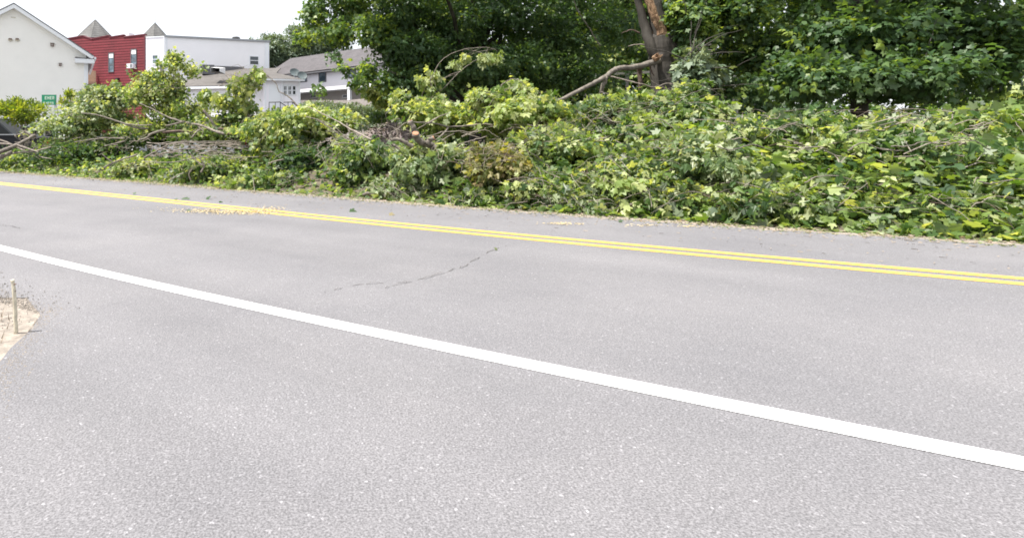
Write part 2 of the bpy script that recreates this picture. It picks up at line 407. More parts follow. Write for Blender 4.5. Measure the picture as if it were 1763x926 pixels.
def bankh(s, D):
    t = min(1, max(0, (D-9.35)/2.2)); back = min(1, max(0, (17-D)/3)); lift = .62 if s < 14 else .30
    if s < 4: lift = .62+.25*min(1,(4-s)/4)
    return (t*t*(3-2*t))*back*lift*(1+.2*math.sin(s*.9)+.12*math.sin(s*2.3+D))
bank = grid_strip("earth_bank", M['soil'], -14, 34, 110, [9.35+i*.42 for i in range(19)], bankh, .006); tag(bank, kind='structure')
# cracks in the asphalt
def gp(px, py): z = 1000*EYE/(py-237); return Vector(((px-600)/1000*z, z, 0))
def crack(pts, w):
    b = MB(); q = spline([gp(*p) for p in pts], 5, .008)
    vs = []
    for i, p in enumerate(q):
        t = (q[min(i+1,len(q)-1)]-q[max(0,i-1)]).normalized(); n = Vector((-t.y, t.x, 0)); ww = w*R.uniform(.75,1.25)
        vs += [tuple(p+n*ww+Vector((0,0,.0115))), tuple(p-n*ww+Vector((0,0,.0115)))]
    b.add(vs, [(2*i, 2*i+1, 2*i+3, 2*i+2) for i in range(len(q)-1)]); b.build("crack", M['crack'], road)
crack([(560,505),(610,494),(660,489),(700,488),(735,480),(770,469),(800,461),(812,452),(850,432),(885,420)], .0034)
crack([(640,506),(660,499),(690,491),(705,488)], .002); crack([(0,389),(20,391),(34,395)], .004)

# ------------------------------------------------------------------ walls on their own plane
class Wall:
    def __init__(s, A, B, side=None):
        s.A = Vector((A[0], A[1], 0)); s.w = Vector((B[0]-A[0], B[1]-A[1], 0)); s.L = s.w.length; s.w.normalize()
        n = Vector((s.w.y, -s.w.x, 0))
        if side is None and n.dot(-s.A) < 0: n = -n
        if side is not None and n.dot(Vector(side)) < 0: n = -n
        s.n = n
    def pt(s, u, v, d=0): return s.A + s.w*u + s.n*d + Vector((0,0,v))
    def px(s, px, py, d=0):
        r = Vector(((px-600)/1000, 1, 0)); A = s.A+s.n*d
        # A + w u = r t
        det = r.x*(-s.w.y) - r.y*(-s.w.x); t = (A.x*(-s.w.y) - A.y*(-s.w.x))/det
        p = r*t; return (p-A).dot(s.w), EYE+(237-py)/1000*t
    def box(s, b, u0, u1, v0, v1, d0, d1, mi=0):
        b.box8([s.pt(u0,v0,d1), s.pt(u1,v0,d1), s.pt(u1,v0,d0), s.pt(u0,v0,d0), s.pt(u0,v1,d1), s.pt(u1,v1,d1), s.pt(u1,v1,d0), s.pt(u0,v1,d0)], mi)
def clip(poly, v0, v1):
    def cl(p, keep, v):
        o = []
        for i in range(len(p)):
            a, b = p[i], p[(i+1) % len(p)]
            ka, kb = keep(a[1]), keep(b[1])
            if ka: o.append(a)
            if ka != kb: t = (v-a[1])/(b[1]-a[1]); o.append((a[0]+(b[0]-a[0])*t, v))
        return o
    return cl(cl(poly, lambda y: y >= v0-1e-9, v0), lambda y: y <= v1+1e-9, v1)
def siding(w, polys, lap, m, parent, proud=.009, name="siding", gap=0.0):
    """lapped boards as real geometry: every course leans out at its lower edge"""
    b = MB()
    for poly in polys:
        v = min(q[1] for q in poly); top = max(q[1] for q in poly)
        v = math.floor(v/lap)*lap
        while v < top-1e-6:
            g_ = lap*gap; v0_ = v+g_; c = clip(poly, v0_, v+lap)
            if len(c) >= 3:
                dd = lambda y: proud*(1-(y-v)/lap)
                b.add([w.pt(u, y, dd(y)) for u, y in c], [tuple(range(len(c)))], [[(u, y) for u, y in c]])
                lo = [u for u, y in c if abs(y-v0_) < 1e-6]
                if len(lo) >= 2:
                    a0, a1 = min(lo), max(lo); pr = dd(v0_); b.quad(w.pt(a0,v0_,pr), w.pt(a1,v0_,pr), w.pt(a1,v0_,-.02), w.pt(a0,v0_,-.02), [(a0,v),(a1,v),(a1,v),(a0,v)])
            v += lap
    return b.build(name, m, parent, kind='stuff')
def rect(u0, u1, v0, v1): return [(u0,v0),(u1,v0),(u1,v1),(u0,v1)]
def window(w, parent, u0, u1, v0, v1, fr=.07, fm='trim', pane='glass', sash=True, bars=0, blind=0.0, proud=.06):
    b = MB()
    w.box(b, u0, u1, v0, v0+fr, -.02, proud); w.box(b, u0, u1, v1-fr, v1, -.02, proud)
    w.box(b, u0, u0+fr, v0+fr, v1-fr, -.02, proud-.003); w.box(b, u1-fr, u1, v0+fr, v1-fr, -.02, proud-.003)
    f = b.build("window", M[fm], parent)
    p = MB(); w.box(p, u0+fr, u1-fr, v0+fr, v1-fr-blind, -.01, proud-.035); p.build("pane", M[pane], f)
    if blind: q = MB(); w.box(q, u0+fr, u1-fr, v1-fr-blind, v1-fr, -.01, proud-.02); q.build("blind", M['shade'], f)
    if sash or bars:
        s = MB(); vm = (v0+v1)/2 - (blind/2)
        if sash: w.box(s, u0+fr, u1-fr, vm-.03, vm+.03, 0, proud-.012)
        for i in range(bars):
            t = u0+fr+(u1-u0-2*fr)*(i+1)/(bars+1); w.box(s, t-.018, t+.018, v0+fr, v1-fr, 0, proud-.018)
        s.build("sash", M[fm], f)
    return f
def pxrect(w, x0, x1, y0, y1):
    xm, ym = (x0+x1)/2, (y0+y1)/2
    a, b = w.px(x0, ym)[0], w.px(x1, ym)[0]; c, d = w.px(xm, y1)[1], w.px(xm, y0)[1]
    return min(a,b), max(a,b), c, d
def slab(b, pts, th, mi=0):             # sloping slab from its top outline
    pts = [Vector(p) for p in pts]; n = (pts[1]-pts[0]).cross(pts[2]-pts[0]).normalized()
    if n.z < 0: n = -n
    lo = [p-n*th for p in pts]; k = len(pts)
    o = pts[0]; ux = (pts[1]-pts[0]).normalized(); uy = n.cross(ux)
    uv = [((p-o).dot(ux), (p-o).dot(uy)) for p in pts]
    b.add(pts, [tuple(range(k))], [uv], mi); b.add(lo, [tuple(reversed(range(k)))], [uv], mi)
    for i in range(k):
        j = (i+1) % k; b.quad(pts[i], pts[j], lo[j], lo[i], [uv[i], uv[j], uv[j], uv[i]], mi)

# ---- cream gabled house
def cream_house():
    C = P(148, 237, 38); wd = Vector((.90, .435, 0)).normalized()
    half = 4.07; A = C - wd*(2*half)
    w = Wall((A.x, A.y), (C.x, C.y)); back = -w.n
    root = empty("gabled_house", A+wd*half, "cream vinyl sided house with plain gable end and white rake boards behind the yellow shrub", "house")
    ev = 6.62; ap = 9.30
    siding(w, [[(0,0),(2*half,0),(2*half,ev),(half,ap),(0,ev)]], .118, M['cream'], root)
    b = MB(); w.box(b, -.02, 2*half+.02, 0, ev, -10, -.02)
    b.add([w.pt(-.02,ev,-.02), w.pt(2*half+.02,ev,-.02), w.pt(half,ap,-.02), w.pt(-.02,ev,-10), w.pt(2*half+.02,ev,-10), w.pt(half,ap,-10)], [(0,1,2),(5,4,3),(1,4,5,2),(0,2,5,3)]); b.build("wall", M['cream'], root)
    # roof planes with overhang, rakes, soffit, eave return
    ov = .48; sl = (ap-ev)/half; f = .42
    for sg in (-1, 1):
        e = half+sg*(half+ov); ve = ev-sl*ov
        r = MB(); slab(r, [w.pt(half, ap+.22, f), w.pt(e, ve+.22, f), w.pt(e, ve+.22, -10.3), w.pt(half, ap+.22, -10.3)], .06); r.build("roof_plane", M['roofdark'], root)
        k = MB(); slab(k, [w.pt(half, ap+.155, f-.02), w.pt(e, ve+.155, f-.02), w.pt(e, ve+.155, f-.06), w.pt(half, ap+.155, f-.06)], .22)
        k.build("rake_board", M['trim'], root)
        q = MB(); slab(q, [w.pt(half, ap-.02, f-.062), w.pt(e, ve-.02, f-.062), w.pt(e, ve-.02, .02), w.pt(half, ap-.02, .02)], .03); q.build("soffit", M['trim'], root)
    for sg in (-1, 1):
        e = half+sg*(half+ov); i_ = half+sg*(half-.65); ve = ev-sl*ov
        t = MB(); w.box(t, min(e,i_), max(e,i_), ve-.28, ve-.02, .02, f+.03)
        p = [w.pt(i_, ve-.018, .02), w.pt(i_, ve-.018, f+.03), w.pt(e, ve-.018, f+.03), w.pt(e, ve-.018, .02)]
        t.build("eave_return", M['trim'], root)
        s = MB(); slab(s, [w.pt(i_, ve+.02, f+.05), w.pt(e, ve+.02, f+.05), w.pt(e, ve+.02, .03), w.pt(i_, ve+.14, .03)], .015); s.build("return_flashing", M['roofdark'], root)
        g_ = MB(); w.box(g_, min(e,e+sg*.12), max(e,e+sg*.12), ve+.02, ve+.14, -10.2, f-.05); g_.build("gutter", M['trim'], root)
    for a_, b2_ in ((2*half-.11, 2*half+.03), (-.03, .11)): c = MB(); w.box(c, a_, b2_, 0, ev-.3, .0, .045); c.build("corner_board", M['trim'], root)
    d = MB(); w.box(d, 2*half+.035, 2*half+.13, 0, ev-.6, -.10, .01); d.build("downspout", M['trim'], root)
    for x in (18, 30):
        u0,u1,v0,v1 = pxrect(w, x-4.5, x+4.5, 66, 72)
        h = MB(); um = (u0+u1)/2; r_ = (u1-u0)/2
        pts = []
        for i in range(5):
            a = i/4*math.pi/2; h_ = r_*math.cos(a)
            pts.append((h_, .02+.16*math.sin(a)))
        for i in range(4):
            for k in range(12):
                t0, t1 = 2*math.pi*k/12, 2*math.pi*(k+1)/12
                (ra, da), (rb, db) = pts[i], pts[i+1]
                vm = (v0+v1)/2; e_ = .72
                h.quad(w.pt(um+ra*math.cos(t0), vm+e_*ra*math.sin(t0), da), w.pt(um+ra*math.cos(t1), vm+e_*ra*math.sin(t1), da), w.pt(um+rb*math.cos(t1), vm+e_*rb*math.sin(t1), db), w.pt(um+rb*math.cos(t0), vm+e_*rb*math.sin(t0), db))
        o = h.build("vent_cover", M['ivory'], root, smooth=True)
        l = MB(); w.box(l, um-.09, um+.09, vm-.02, vm+.07, .15, .19); l.build("vent_slot", M['brown'], o)
    for (x, y, s_) in ((90, 78, 3), (104, 112, 2.3)):
        u0,u1,v0,v1 = pxrect(w, x-s_, x+s_, y-s_*.85, y+s_*.85); b = MB(); w.box(b, u0, u1, v0, v1, .0, .12)
        o = b.build("wall_vent", M['brown'], root); k = MB(); w.box(k, u0-.03, u1+.03, v1, v1+.025, 0, .15); w.box(k, u0+.03, u1-.03, v0+.03, v1-.05, .12, .14); k.build("hood", M['woodgrey'], o)
    u0,u1,v0,v1 = pxrect(w, 19, 27, 30, 31.4); b = MB(); w.box(b, u0, u1, v0, v1, .015, .04); b.build("wall_seam", M['ivory'], root)
cream_house()

# ---- red and white block, one building with three facing walls
K1 = P(250, 237, 56); K2 = P(284, 237, 55.5); K3 = P(463, 237, 58.5)
def block():
    root = empty("red_building", (K1+Vector((-6,1.5,0))).to_tuple()[:2]+(0,), "long red block with brick pattern siding and stepped parapet behind the cream house", "building")
    e = Vector((-2.88, 1, 0)).normalized(); far = K1+e*15
    w = Wall((K1.x, K1.y), (far.x, far.y))
    prof = [(250,59),(213,65.5),(213,61.5),(190,66.5),(190,62.5),(158,69),(158,66),(143,62.5),(128,66),(60,72)]
    seg = [((250,60.5),(213,65)),((213,61.5),(188,65.5)),((188,62.5),(159,68)),((159,69),(143,63)),((143,63),(120,67)),((120,67),(70,75))]
    polys = []; cop = MB()
    for (a, b_) in seg:
        ua, va = w.px(*a); ub, vb = w.px(*b_); lo, hi = (ua, ub) if ua < ub else (ub, ua)
        vl, vh = (va, vb) if ua < ub else (vb, va)
        polys.append([(lo,0),(hi,0),(hi,vh),(lo,vl)])
        w_ = [w.pt(lo,vl,.06), w.pt(hi,vh,.06), w.pt(hi,vh,-.3), w.pt(lo,vl,-.3)]
        cop.box8([w_[0], w_[1], w_[2], w_[3]]+[q+Vector((0,0,.10)) for q in w_])
    siding(w, polys, .26, M['red'], root, .02, "brick_siding", 0.0); cop.build("coping", M['redflash'], root)
    m = MB(); top = 10.85; c = MB()
    w.box(m, 0.02, 15, 0, top, -12, -.02); m.build("wall", M['redflash'], root)
    cb = MB(); w.box(cb, -.02, .12, 0, w.px(250,61)[1], .0, .05); cb.build("corner_board", M['redflash'], root)
    for (x0,x1,y0,y1) in ((148,155.5,97,123),(187,196.5,91.5,125),(225.5,235.5,85,118)):
        window(w, root, *pxrect(w, x0, x1, y0, y1), fr=.07, fm='roofdark', pane='glass', blind=.43)
    u0,u1,v0,v1 = pxrect(w, 224, 234.5, 111, 118.5)
    b = MB(); w.box(b, u0, u1, v0, v1, .07, .5); ac = b.build("window_air_conditioner", M['trim'], root)
    g_ = MB(); 
    for i in range(6): w.box(g_, u0+.05, u0+.33, v0+.06+i*.055, v0+.085+i*.055, .5, .51)
    g_.build("grille", M['dark'], ac)
    # timber balcony at the left end
    u0,u1,v0,v1 = pxrect(w, 143, 166.5, 122, 145); b = MB(); w.box(b, u0, u1, v0-.05, v0+.14, .02, 1.6); dk = b.build("balcony", M['wood'], root)
    bd = MB(); n_ = 16
    for i in range(n_):
        t = u0+(u1-u0)*i/n_; w.box(bd, t, t+(u1-u0)/n_*.82, v0+.1, v1-.08, 1.56, 1.6+.008*(i%2))
    for i in range(9):
        t = .1+i*.16; w.box(bd, u0, u0+.03, v0+.1, v1-.08, t, t+.12)
    bd.build("balcony_boards", M['wood'], dk, kind='stuff'); rl = MB(); w.box(rl, u0-.03, u1+.03, v1-.08, v1, 1.5, 1.66); rl.build("rail", M['wood'], dk)
    pp = MB(); w.box(pp, u0, u0+.13, 0, v0-.05, 1.4, 1.53); w.box(pp, u1-.13, u1, 0, v0-.05, 1.4, 1.53); pp.build("post", M['wood'], dk)
    fl = w.px(204,137); b = MB(); w.box(b, fl[0]-.14, fl[0]+.14, fl[1]-.12, fl[1]+.12, 0, .3); b.build("flood_lamp", M['dark'], root)
    # roof-top unit
    b = MB(); uu, vv = w.px(216, 61, -4); w.box(b, uu-.45, uu+.45, vv-.8, vv+.25, -4.8, -4); ru = b.build("roof_unit", M['trim'], root)
    return w
wred = block()
def white_block():
    root = empty("white_building", ((K2+K3)/2).to_tuple()[:2]+(0,), "large white vinyl sided flat roofed building joined to the red block", "building")
    H = 10.78
    w1 = Wall((K1.x+.001, K1.y), (K2.x, K2.y)); siding(w1, [rect(0.06, w1.L, 0, H)], .115, M['lav2'], root)
    w2 = Wall((K2.x, K2.y), (K3.x, K3.y)); L = w2.L; siding(w2, [rect(0, L, 0, H)], .115, M['lav'], root)
    b = MB(); w2.box(b, .03, L-.02, 0, H-.02, -9, -.03)
    b.build("wall", M['lav'], root)
    c = MB(); w2.box(c, -.05, L+.12, H, H+.17, -9, .16); c.build("roof_edge", M['cap'], root)
    c = MB(); w1.box(c, 0.1, w1.L-.05, H, H+.10, -.3, .05); c.build("roof_edge", M['trim'], root)
    c = MB(); w2.box(c, .04, .22, 0, H-.02, .0, .05); c.build("corner_board", M['trim'], root)
    c = MB(); w2.box(c, L-.42, L+.02, 0, H-.03, .0, .06); c.build("corner_board", M['trim'], root)
    c = MB(); c.tube([w2.pt(-.06,H-.1,.14), w2.pt(-.06,0,.14)], .07, 8); c.build("downspout", M['trim'], root)
    u0,u1,v0,v1 = pxrect(w2, 429, 446, 96.5, 113); window(w2, root, u0,u1,v0,v1, fr=.09, pane='glassdark')
    u0,u1,v0,v1 = pxrect(w1, 261.5, 273.5, 94, 111.5); window(w1, root, u0,u1,v0,v1, fr=.11)
    u0,u1,v0,v1 = pxrect(w2, 285.5, 302, 112, 128); 
    u0,u1,v0,v1 = pxrect(w1, 275.5, 283.5, 113, 129); b = MB(); w1.box(b, u0, u1, v0, v1, .01, .05); b.build("shutter", M['roofdark'], root)
    # roof vents
    uu, vv = w2.px(406.5, 69, -3); 
    b = MB(); b.tube([w2.pt(uu, 10.7, -3), w2.pt(uu, 11.35, -3)], .36, 12); rv = b.build("roof_vent", M['metal'], root)
    b = MB(); 
    for i in range(10):
        a = 2*math.pi*i/10; b.tube([w2.pt(uu+.36*math.cos(a), 11.35, -3+.36*math.sin(a)), w2.pt(uu+.36*math.cos(a), 11.55, -3+.36*math.sin(a))], .03, 4)
    b.tube([w2.pt(uu, 11.55, -3), w2.pt(uu, 11.66, -3)], [.44, .30], 12); b.build("vent_cap", M['dark'], rv)
    for x, r_ in ((323,.25),(345,.18),(424,.15)):
        uu = w2.px(x, 70, -2)[0]; b = MB(); b.tube([w2.pt(uu,10.7,-2), w2.pt(uu,11.12+r_*.3,-2)], [r_*1.1, r_], 8); b.build("roof_pipe", M['roofdark'], root)
    return w1, w2
w1, w2 = white_block()
# ---- conical turret roofs behind
def turret(px, ytop, hw, ybase, z, label, rod=0):
    c = P(px, 237, z); r = hw*z/1000; h0 = EYE+(237-ybase)/1000*z; h1 = EYE+(237-ytop)/1000*z
    root = empty("roof_turret", (c.x, c.y, 0), label, "turret", "pointed turret roofs behind the red block")
    b = MB(); n = 8; ring = [Vector((c.x+r*math.cos(2*math.pi*(k+.3)/n), c.y+r*math.sin(2*math.pi*(k+.3)/n), h0)) for k in range(n)]; top = Vector((c.x, c.y, h1))
    for k in range(n):
        a, d = ring[k], ring[(k+1) % n]; m_ = (a+d)/2; sl_ = (top-m_).length; l = (d-a).length
        for i in range(9):          # courses of shingle, each lipped over the one below
            t0, t1 = i/9, (i+1)/9; lip = .03
            o_ = (m_-Vector((c.x,c.y,h0))).normalized()*lip
            A0 = a.lerp(top,t0)+o_; B0 = d.lerp(top,t0)+o_; A1 = a.lerp(top,t1); B1 = d.lerp(top,t1)
            b.quad(A0, B0, B1, A1, [(0,sl_*t0),(l*(1-t0),sl_*t0),(l*(1-t1),sl_*t1),(0,sl_*t1)])
            b.quad(A0-o_, B0-o_, B0, A0, [(0,0)]*4)
        b2 = None
    b.build("roof", M['cone'], root)
    hb = MB()
    for k in range(n): a = ring[k]; hb.tube([a, a.lerp(top, .985)], .03, 4)
    hb.build("hip_ridge", M['cone'], root)
    q = MB(); q.tube([(c.x, c.y, 0), (c.x, c.y, h0)], r*.9, 8); q.build("wall", M['redflash'], root)
    e_ = MB(); e_.tube([(c.x,c.y,h0-.25),(c.x,c.y,h0-.01)], [r*.95, r*1.02], 8); e_.build("eave", M['cap'], root)
    if rod: f = MB(); f.tube([top-Vector((0,0,.2)), Vector((c.x,c.y,EYE+(237-rod)/1000*z))], [.05,.025], 6); f.build("finial", M['metal'], root)
turret(164, 34, 34, 70, 68, "larger grey shingled turret roof poking above the red parapet, without a rod")
turret(267, 39.5, 25, 68, 69, "smaller grey shingled turret roof with a thin rod at its tip", 17)

# ---- low annexes in front of the white building
def annex_long():
    A = P(322, 237, 51); B = P(456, 237, 49.5); w = Wall((A.x,A.y),(B.x,B.y)); H = 5.55
    root = empty("low_annex", ((A+B)/2).to_tuple()[:2]+(0,), "low white annex with pale brown lean-to roof below the large white wall", "building")
    siding(w, [rect(0, w.L, 0, H)], .12, M['lav'], root)
    b = MB(); w.box(b, .02, w.L-.02, 0, H-.02, -6.5, -.02); b.build("wall", M['lav'], root)
    d0, d1 = .35, -7.2
    r = MB(); slab(r, [w.pt(-1.5, H+.12, d0), w.pt(w.L+.2, H+.12, d0), w.pt(w.L-1, 8.0, d1), w.pt(-1.5, 8.0, d1)], .08); r.build("roof", M['roofbrown'], root)
    f = MB(); w.box(f, -1.5, w.L+.2, H-.14, H+.06, .36, .42); f.build("fascia", M['trim'], root)
    s = MB(); w.box(s, -1.5, w.L+.2, H-.16, H-.12, .0, .36); s.build("soffit", M['beige'], root)
    # dark upstand where the lean-to meets the white wall
    u0,u1,v0,v1 = pxrect(w2, 345, 420, 114.5, 122); b = MB(); w2.box(b, u0, u1, v0-.6, v1, .02, .12); b.build("roof_flashing", M['roofdark'], root)
    b = MB(); u0,u1,v0,v1 = pxrect(w2, 347, 367, 115, 124); w2.box(b, u0, u1, v0-.4, v1, .1, 1.5); b.build("roof_curb", M['roofdark'], root)
    # exhaust hood
    z = 51.5; c = [P(367.5,114.5,z), P(383,115.5,z-.3)]
    b = MB(); X0, X1 = c[0], c[1]; dn = Vector((0,0,-.55)); fw = Vector((-.1,-.7,0)); bk = Vector((.1,.7,0))
    b.add([X0+bk, X1+bk, X1+fw+dn*.35, X0+fw+dn*.35, X0+bk+dn, X0+fw+dn*1.1], [(0,1,2,3),(0,3,5,4)])
    b.add([X0+bk+dn*1.0, X1+bk+dn*1.0, X1+bk, X0+bk], [(0,1,2,3)])
    b.add([X1+bk, X1+fw+dn*.35, X1+fw+dn*.9, X1+bk+dn], [(0,1,2,3)])
    hd = b.build("exhaust_hood", M['shade'], root)
    b = MB(); b.add([X0+bk*.9+dn*.98, X1+bk*.9+dn*.98, X1+bk*.9+dn*.1, X0+bk*.9+dn*.1], [(0,1,2,3)]); b.add([X0+fw+dn*1.0, X1+fw+dn*.92, X1+bk+dn*1.02, X0+bk+dn*1.02], [(0,1,2,3)]); b.build("hood_opening", M['dark'], hd)
    u0,u1,v0,v1 = pxrect(w, 425, 434, 156, 172); window(w, root, u0,u1,v0,v1, fm='trim', pane='glassdark')
    for x, y in ((453,129),(431,130)):
        q = P(x, y, 52); b = MB()
        for i in range(5):
            pass
        b.tube([q-Vector((0,0,.2)), q-Vector((0,0,.14)), q, q+Vector((0,0,.12)), q+Vector((0,0,.18))], [.1,.2,.23,.17,.03], 10)
        b.tube([q-Vector((0,0,.75)), q-Vector((0,0,.2))], .05, 6)
        b.build("mushroom_vent", M['dark'], root, smooth=True)
annex_long()
def annex_end():
    A = P(456, 237, 47.5); B = P(516.5, 237, 48.2); w = Wall((A.x,A.y),(B.x,B.y)); H = 5.9; L = w.L
    root = empty("end_annex", ((A+B)/2).to_tuple()[:2]+(0,), "small white sided wing with hipped roof and a row of three narrow windows", "building")
    siding(w, [rect(0, L, 0, H)], .12, M['lav2'], root)
    b = MB(); w.box(b, .02, L-.02, 0, H-.02, -7, -.02); b.build("wall", M['lav2'], root)
    e0, e1, f, bk = -2.6, L+.25, .32, -7.3; hr = 7.15
    r1, r2 = w.pt(-1.5, hr, -3.4), w.pt(L-2.3, hr-.1, -3.4)
    r = MB(); q = [w.pt(e0,H+.1,f), w.pt(e1,H+.1,f), w.pt(e1,H+.1,bk), w.pt(e0,H+.1,bk)]
    slab(r, [q[0], q[1], r2, r1], .05); slab(r, [q[1], q[2], r2], .05); slab(r, [q[2], q[3], r1, r2], .05)
    r.build("roof", M['roofbrown'], root)
    g_ = MB(); w.box(g_, e0, e1+.08, H-.06, H+.07, f+.01, f+.12); g_.build("gutter", M['trim'], root)
    for a_, b2_ in ((L-.12, L+.03), (-.03, .1)): c = MB(); w.box(c, a_, b2_, 0, H-.06, 0, .045); c.build("corner_board", M['trim'], root)
    uu = w.px(485.5,150)[0]; d = MB(); d.tube([w.pt(uu,H-.05,.12), w.pt(uu,0,.12)], .055, 8); d.build("downspout", M['trim'], root)
    u0,u1,v0,v1 = pxrect(w, 486.5, 511, 146.5, 165); b = MB(); w.box(b, u0, u1, v0, v1, .02, .032); b.build("window_surround", M['trim'], root)
    for x in (487.6, 495.4, 503): window(w, root, *pxrect(w, x, x+6.6, 148, 164), fr=.055, pane='glassdark', sash=True, bars=1 if x < 500 else 0, proud=.07)
    u0,u1,v0,v1 = pxrect(w, 463, 483, 146, 205); b = MB(); w.box(b, u0,u1,0,v1,.02,.05); dr = b.build("door", M['trim'], root)
    k = MB(); w.box(k, u1-.14,u1-.06,1.0,1.1,.05,.1); k.build("handle", M['dark'], dr)
    # handrails of the outside stair
    hr_ = empty("handrail", w.pt(L*.35, 0, 1.2), "black metal handrail with sloping ends in front of the small white wing", "handrail")
    zz = 46.2
    def tb(name, pts, r_): b = MB(); b.tube([P(x,y,zz) for x,y in pts], r_, 6); return b.build(name, M['dark'], hr_)
    tb("top_rail", [(463,176.5),(482,176),(493,183.5)], .045); tb("top_rail", [(488,176.5),(503,176),(513,184)], .045)
    for x in (463.3, 474, 482.5, 496, 503.5): b = MB(); q = P(x,177,zz); b.tube([q, Vector((q.x,q.y,0))], .03, 6); b.build("post", M['dark'], hr_)
    # satellite dishes on the wing's roof
    for (x, y, r_, lab) in ((507.5, 124.5, .42, "left one of two grey satellite dishes above the hipped wing roof"), (520.5, 130, .42, "right one of two grey satellite dishes above the hipped wing roof")):
        z = 46.8; c = P(x, y, z); t = empty("satellite_dish", (c.x, c.y, H), lab, "satellite dish", "satellite dishes on the wing roof")
        ax = Vector((.35,-.8,.45)).normalized(); a1 = ax.cross(Vector((0,0,1))).normalized(); a2 = ax.cross(a1)
        b = MB(); n_ = 20; prev = None; rings = 4
        vs = [c-ax*.09]; fs = []
        for i in range(1, rings+1):
            for k in range(n_):
                th = 2*math.pi*k/n_; rr = r_*i/rings; vs.append(c + a1*(rr*math.cos(th)) + a2*(rr*.86*math.sin(th)) + ax*(.09*(i/rings)**2-.09))
        for k in range(n_): fs.append((0, 1+k, 1+(k+1)%n_))
        for i in range(rings-1):
            for k in range(n_): fs.append((1+i*n_+k, 1+(i+1)*n_+k, 1+(i+1)*n_+(k+1)%n_, 1+i*n_+(k+1)%n_))
        b.add(vs, fs); b.build("reflector", M['dish'], t, smooth=True)
        m_ = MB(); m_.tube([c-ax*.1, c-ax*.25-Vector((0,0,.2)), Vector((c.x+.05,c.y+.3,H+.1))], .035, 6); m_.build("mast", M['metal'], t)
        a = MB(); a.tube([c-a2*r_*.8*(1 if a2.z>0 else -1), c+ax*.45-Vector((0,0,.25))], .018, 5); a.build("feed_arm", M['metal'], t)
annex_end()
def far_house():
    hE = 7.5
    A = P(462, 237, 63); B = P(705, 237, 49.5); w = Wall((A.x,A.y),(B.x,B.y)); L = w.L
    u_ = w.px(560,121)[1]; hE = u_-.05
    root = empty("long_house", ((A+B)/2).to_tuple()[:2]+(0,), "long pale lilac house with big grey hipped roof and shaded ground floor behind the maple", "house")
    hB = w.px(560,153)[1]
    siding(w, [rect(0, L, hB, hE)], .13, M['lav2'], root)
    wr = Wall(tuple((w.A-w.n*1.3)[:2]), tuple((w.A-w.n*1.3+w.w*L)[:2]))
    siding(wr, [rect(0, L, 0, hB)], .13, M['beige'], root, name="lower_siding")
    b = MB(); w.box(b, .05, L-.05, hB+.02, hE, -6.4, -.02); b.build("wall", M['lav2'], root)
    b = MB(); w.box(b, 0, L, hB-.18, hB-.002, -1.3, .03); b.build("belt_board", M['trim'], root)
    f = .55; hr = hE+2.35; d = -3.2
    r = MB(); q = [w.pt(-.4,hE+.02,f), w.pt(L+.4,hE+.02,f), w.pt(L+.4,hE+.02,-6.9), w.pt(-.4,hE+.02,-6.9)]; r1, r2 = w.pt(-.1,hr,d), w.pt(L+.4,hr,d)
    slab(r, [q[0],q[1],r2,r1], .1); slab(r, [q[2],q[3],r1,r2], .1); slab(r, [q[3],q[0],r1], .1); r.build("roof", M['roofgrey'], root)
    e = MB(); w.box(e, -.4, L+.4, hE-.2, hE-.08, .02, f+.03); e.build("eave", M['roofdark'], root)
    for (x0,x1,y0,y1,gl) in ((514,529,121,142,'glass'),(549,562,118,142,'glass'),(482,497,125,141,'glass'),(600,613,112,135,'glass')):
        window(w, root, *pxrect(w, x0,x1,y0,y1), fr=.12, fm='roofdark', pane=gl)
    for (x0,x1) in ((490,501),(535,547),(590,600)):
        u0,u1,v0,v1 = pxrect(wr, x0,x1,163.5,168.5); window(wr, root, u0,u1,v0,v1, fr=.05, pane='glassdark', sash=False)
    for x in (600,): u0 = w.px(x,160)[0]; c = MB(); w.box(c, u0-.15,u0+.15,0,hB-.2,-.3,0); c.build("column", M['trim'], root)
    # chimney pipe
    uu = w.px(588,100,-4)[0]; c = MB(); c.tube([w.pt(uu,hE+1.8,-4), w.pt(uu,hE+3.1,-4)], .09, 8); c.build("vent_pipe", M['roofdark'], root)
    fr = empty("board_fence", w.pt(L*.3,0,3), "weathered grey board fence at the foot of the long lilac house", "fence")
    z0, z1 = 56.0, 44.0; a = P(518,170,z0); b_ = P(660,170,z1); n_ = 75; ru = MB()
    for i in range(n_):
        t = i/n_; p = a.lerp(b_, t); q = a.lerp(b_, t+.8/n_); h = EYE+(237-171)/1000*(z0+(z1-z0)*t)*.97
        m_ = MB(); nn = Vector((0,-.03,0)); m_.box8([Vector((p.x,p.y,0))+nn, Vector((q.x,q.y,0))+nn, Vector((q.x,q.y,0)), Vector((p.x,p.y,0)), Vector((p.x,p.y,h))+nn, Vector((q.x,q.y,h))+nn, Vector((q.x,q.y,h)), Vector((p.x,p.y,h))])
        m_.build("board", M['woodgrey'], fr)
    for v in (1.0, 2.6, 4.2): ru.box8([Vector((a.x,a.y+.005,v)), Vector((b_.x,b_.y+.005,v)), Vector((b_.x,b_.y+.08,v)), Vector((a.x,a.y+.08,v)), Vector((a.x,a.y+.005,v+.1)), Vector((b_.x,b_.y+.005,v+.1)), Vector((b_.x,b_.y+.08,v+.1)), Vector((a.x,a.y+.08,v+.1))])
    ru.build("rail", M['woodgrey'], fr)
far_house()
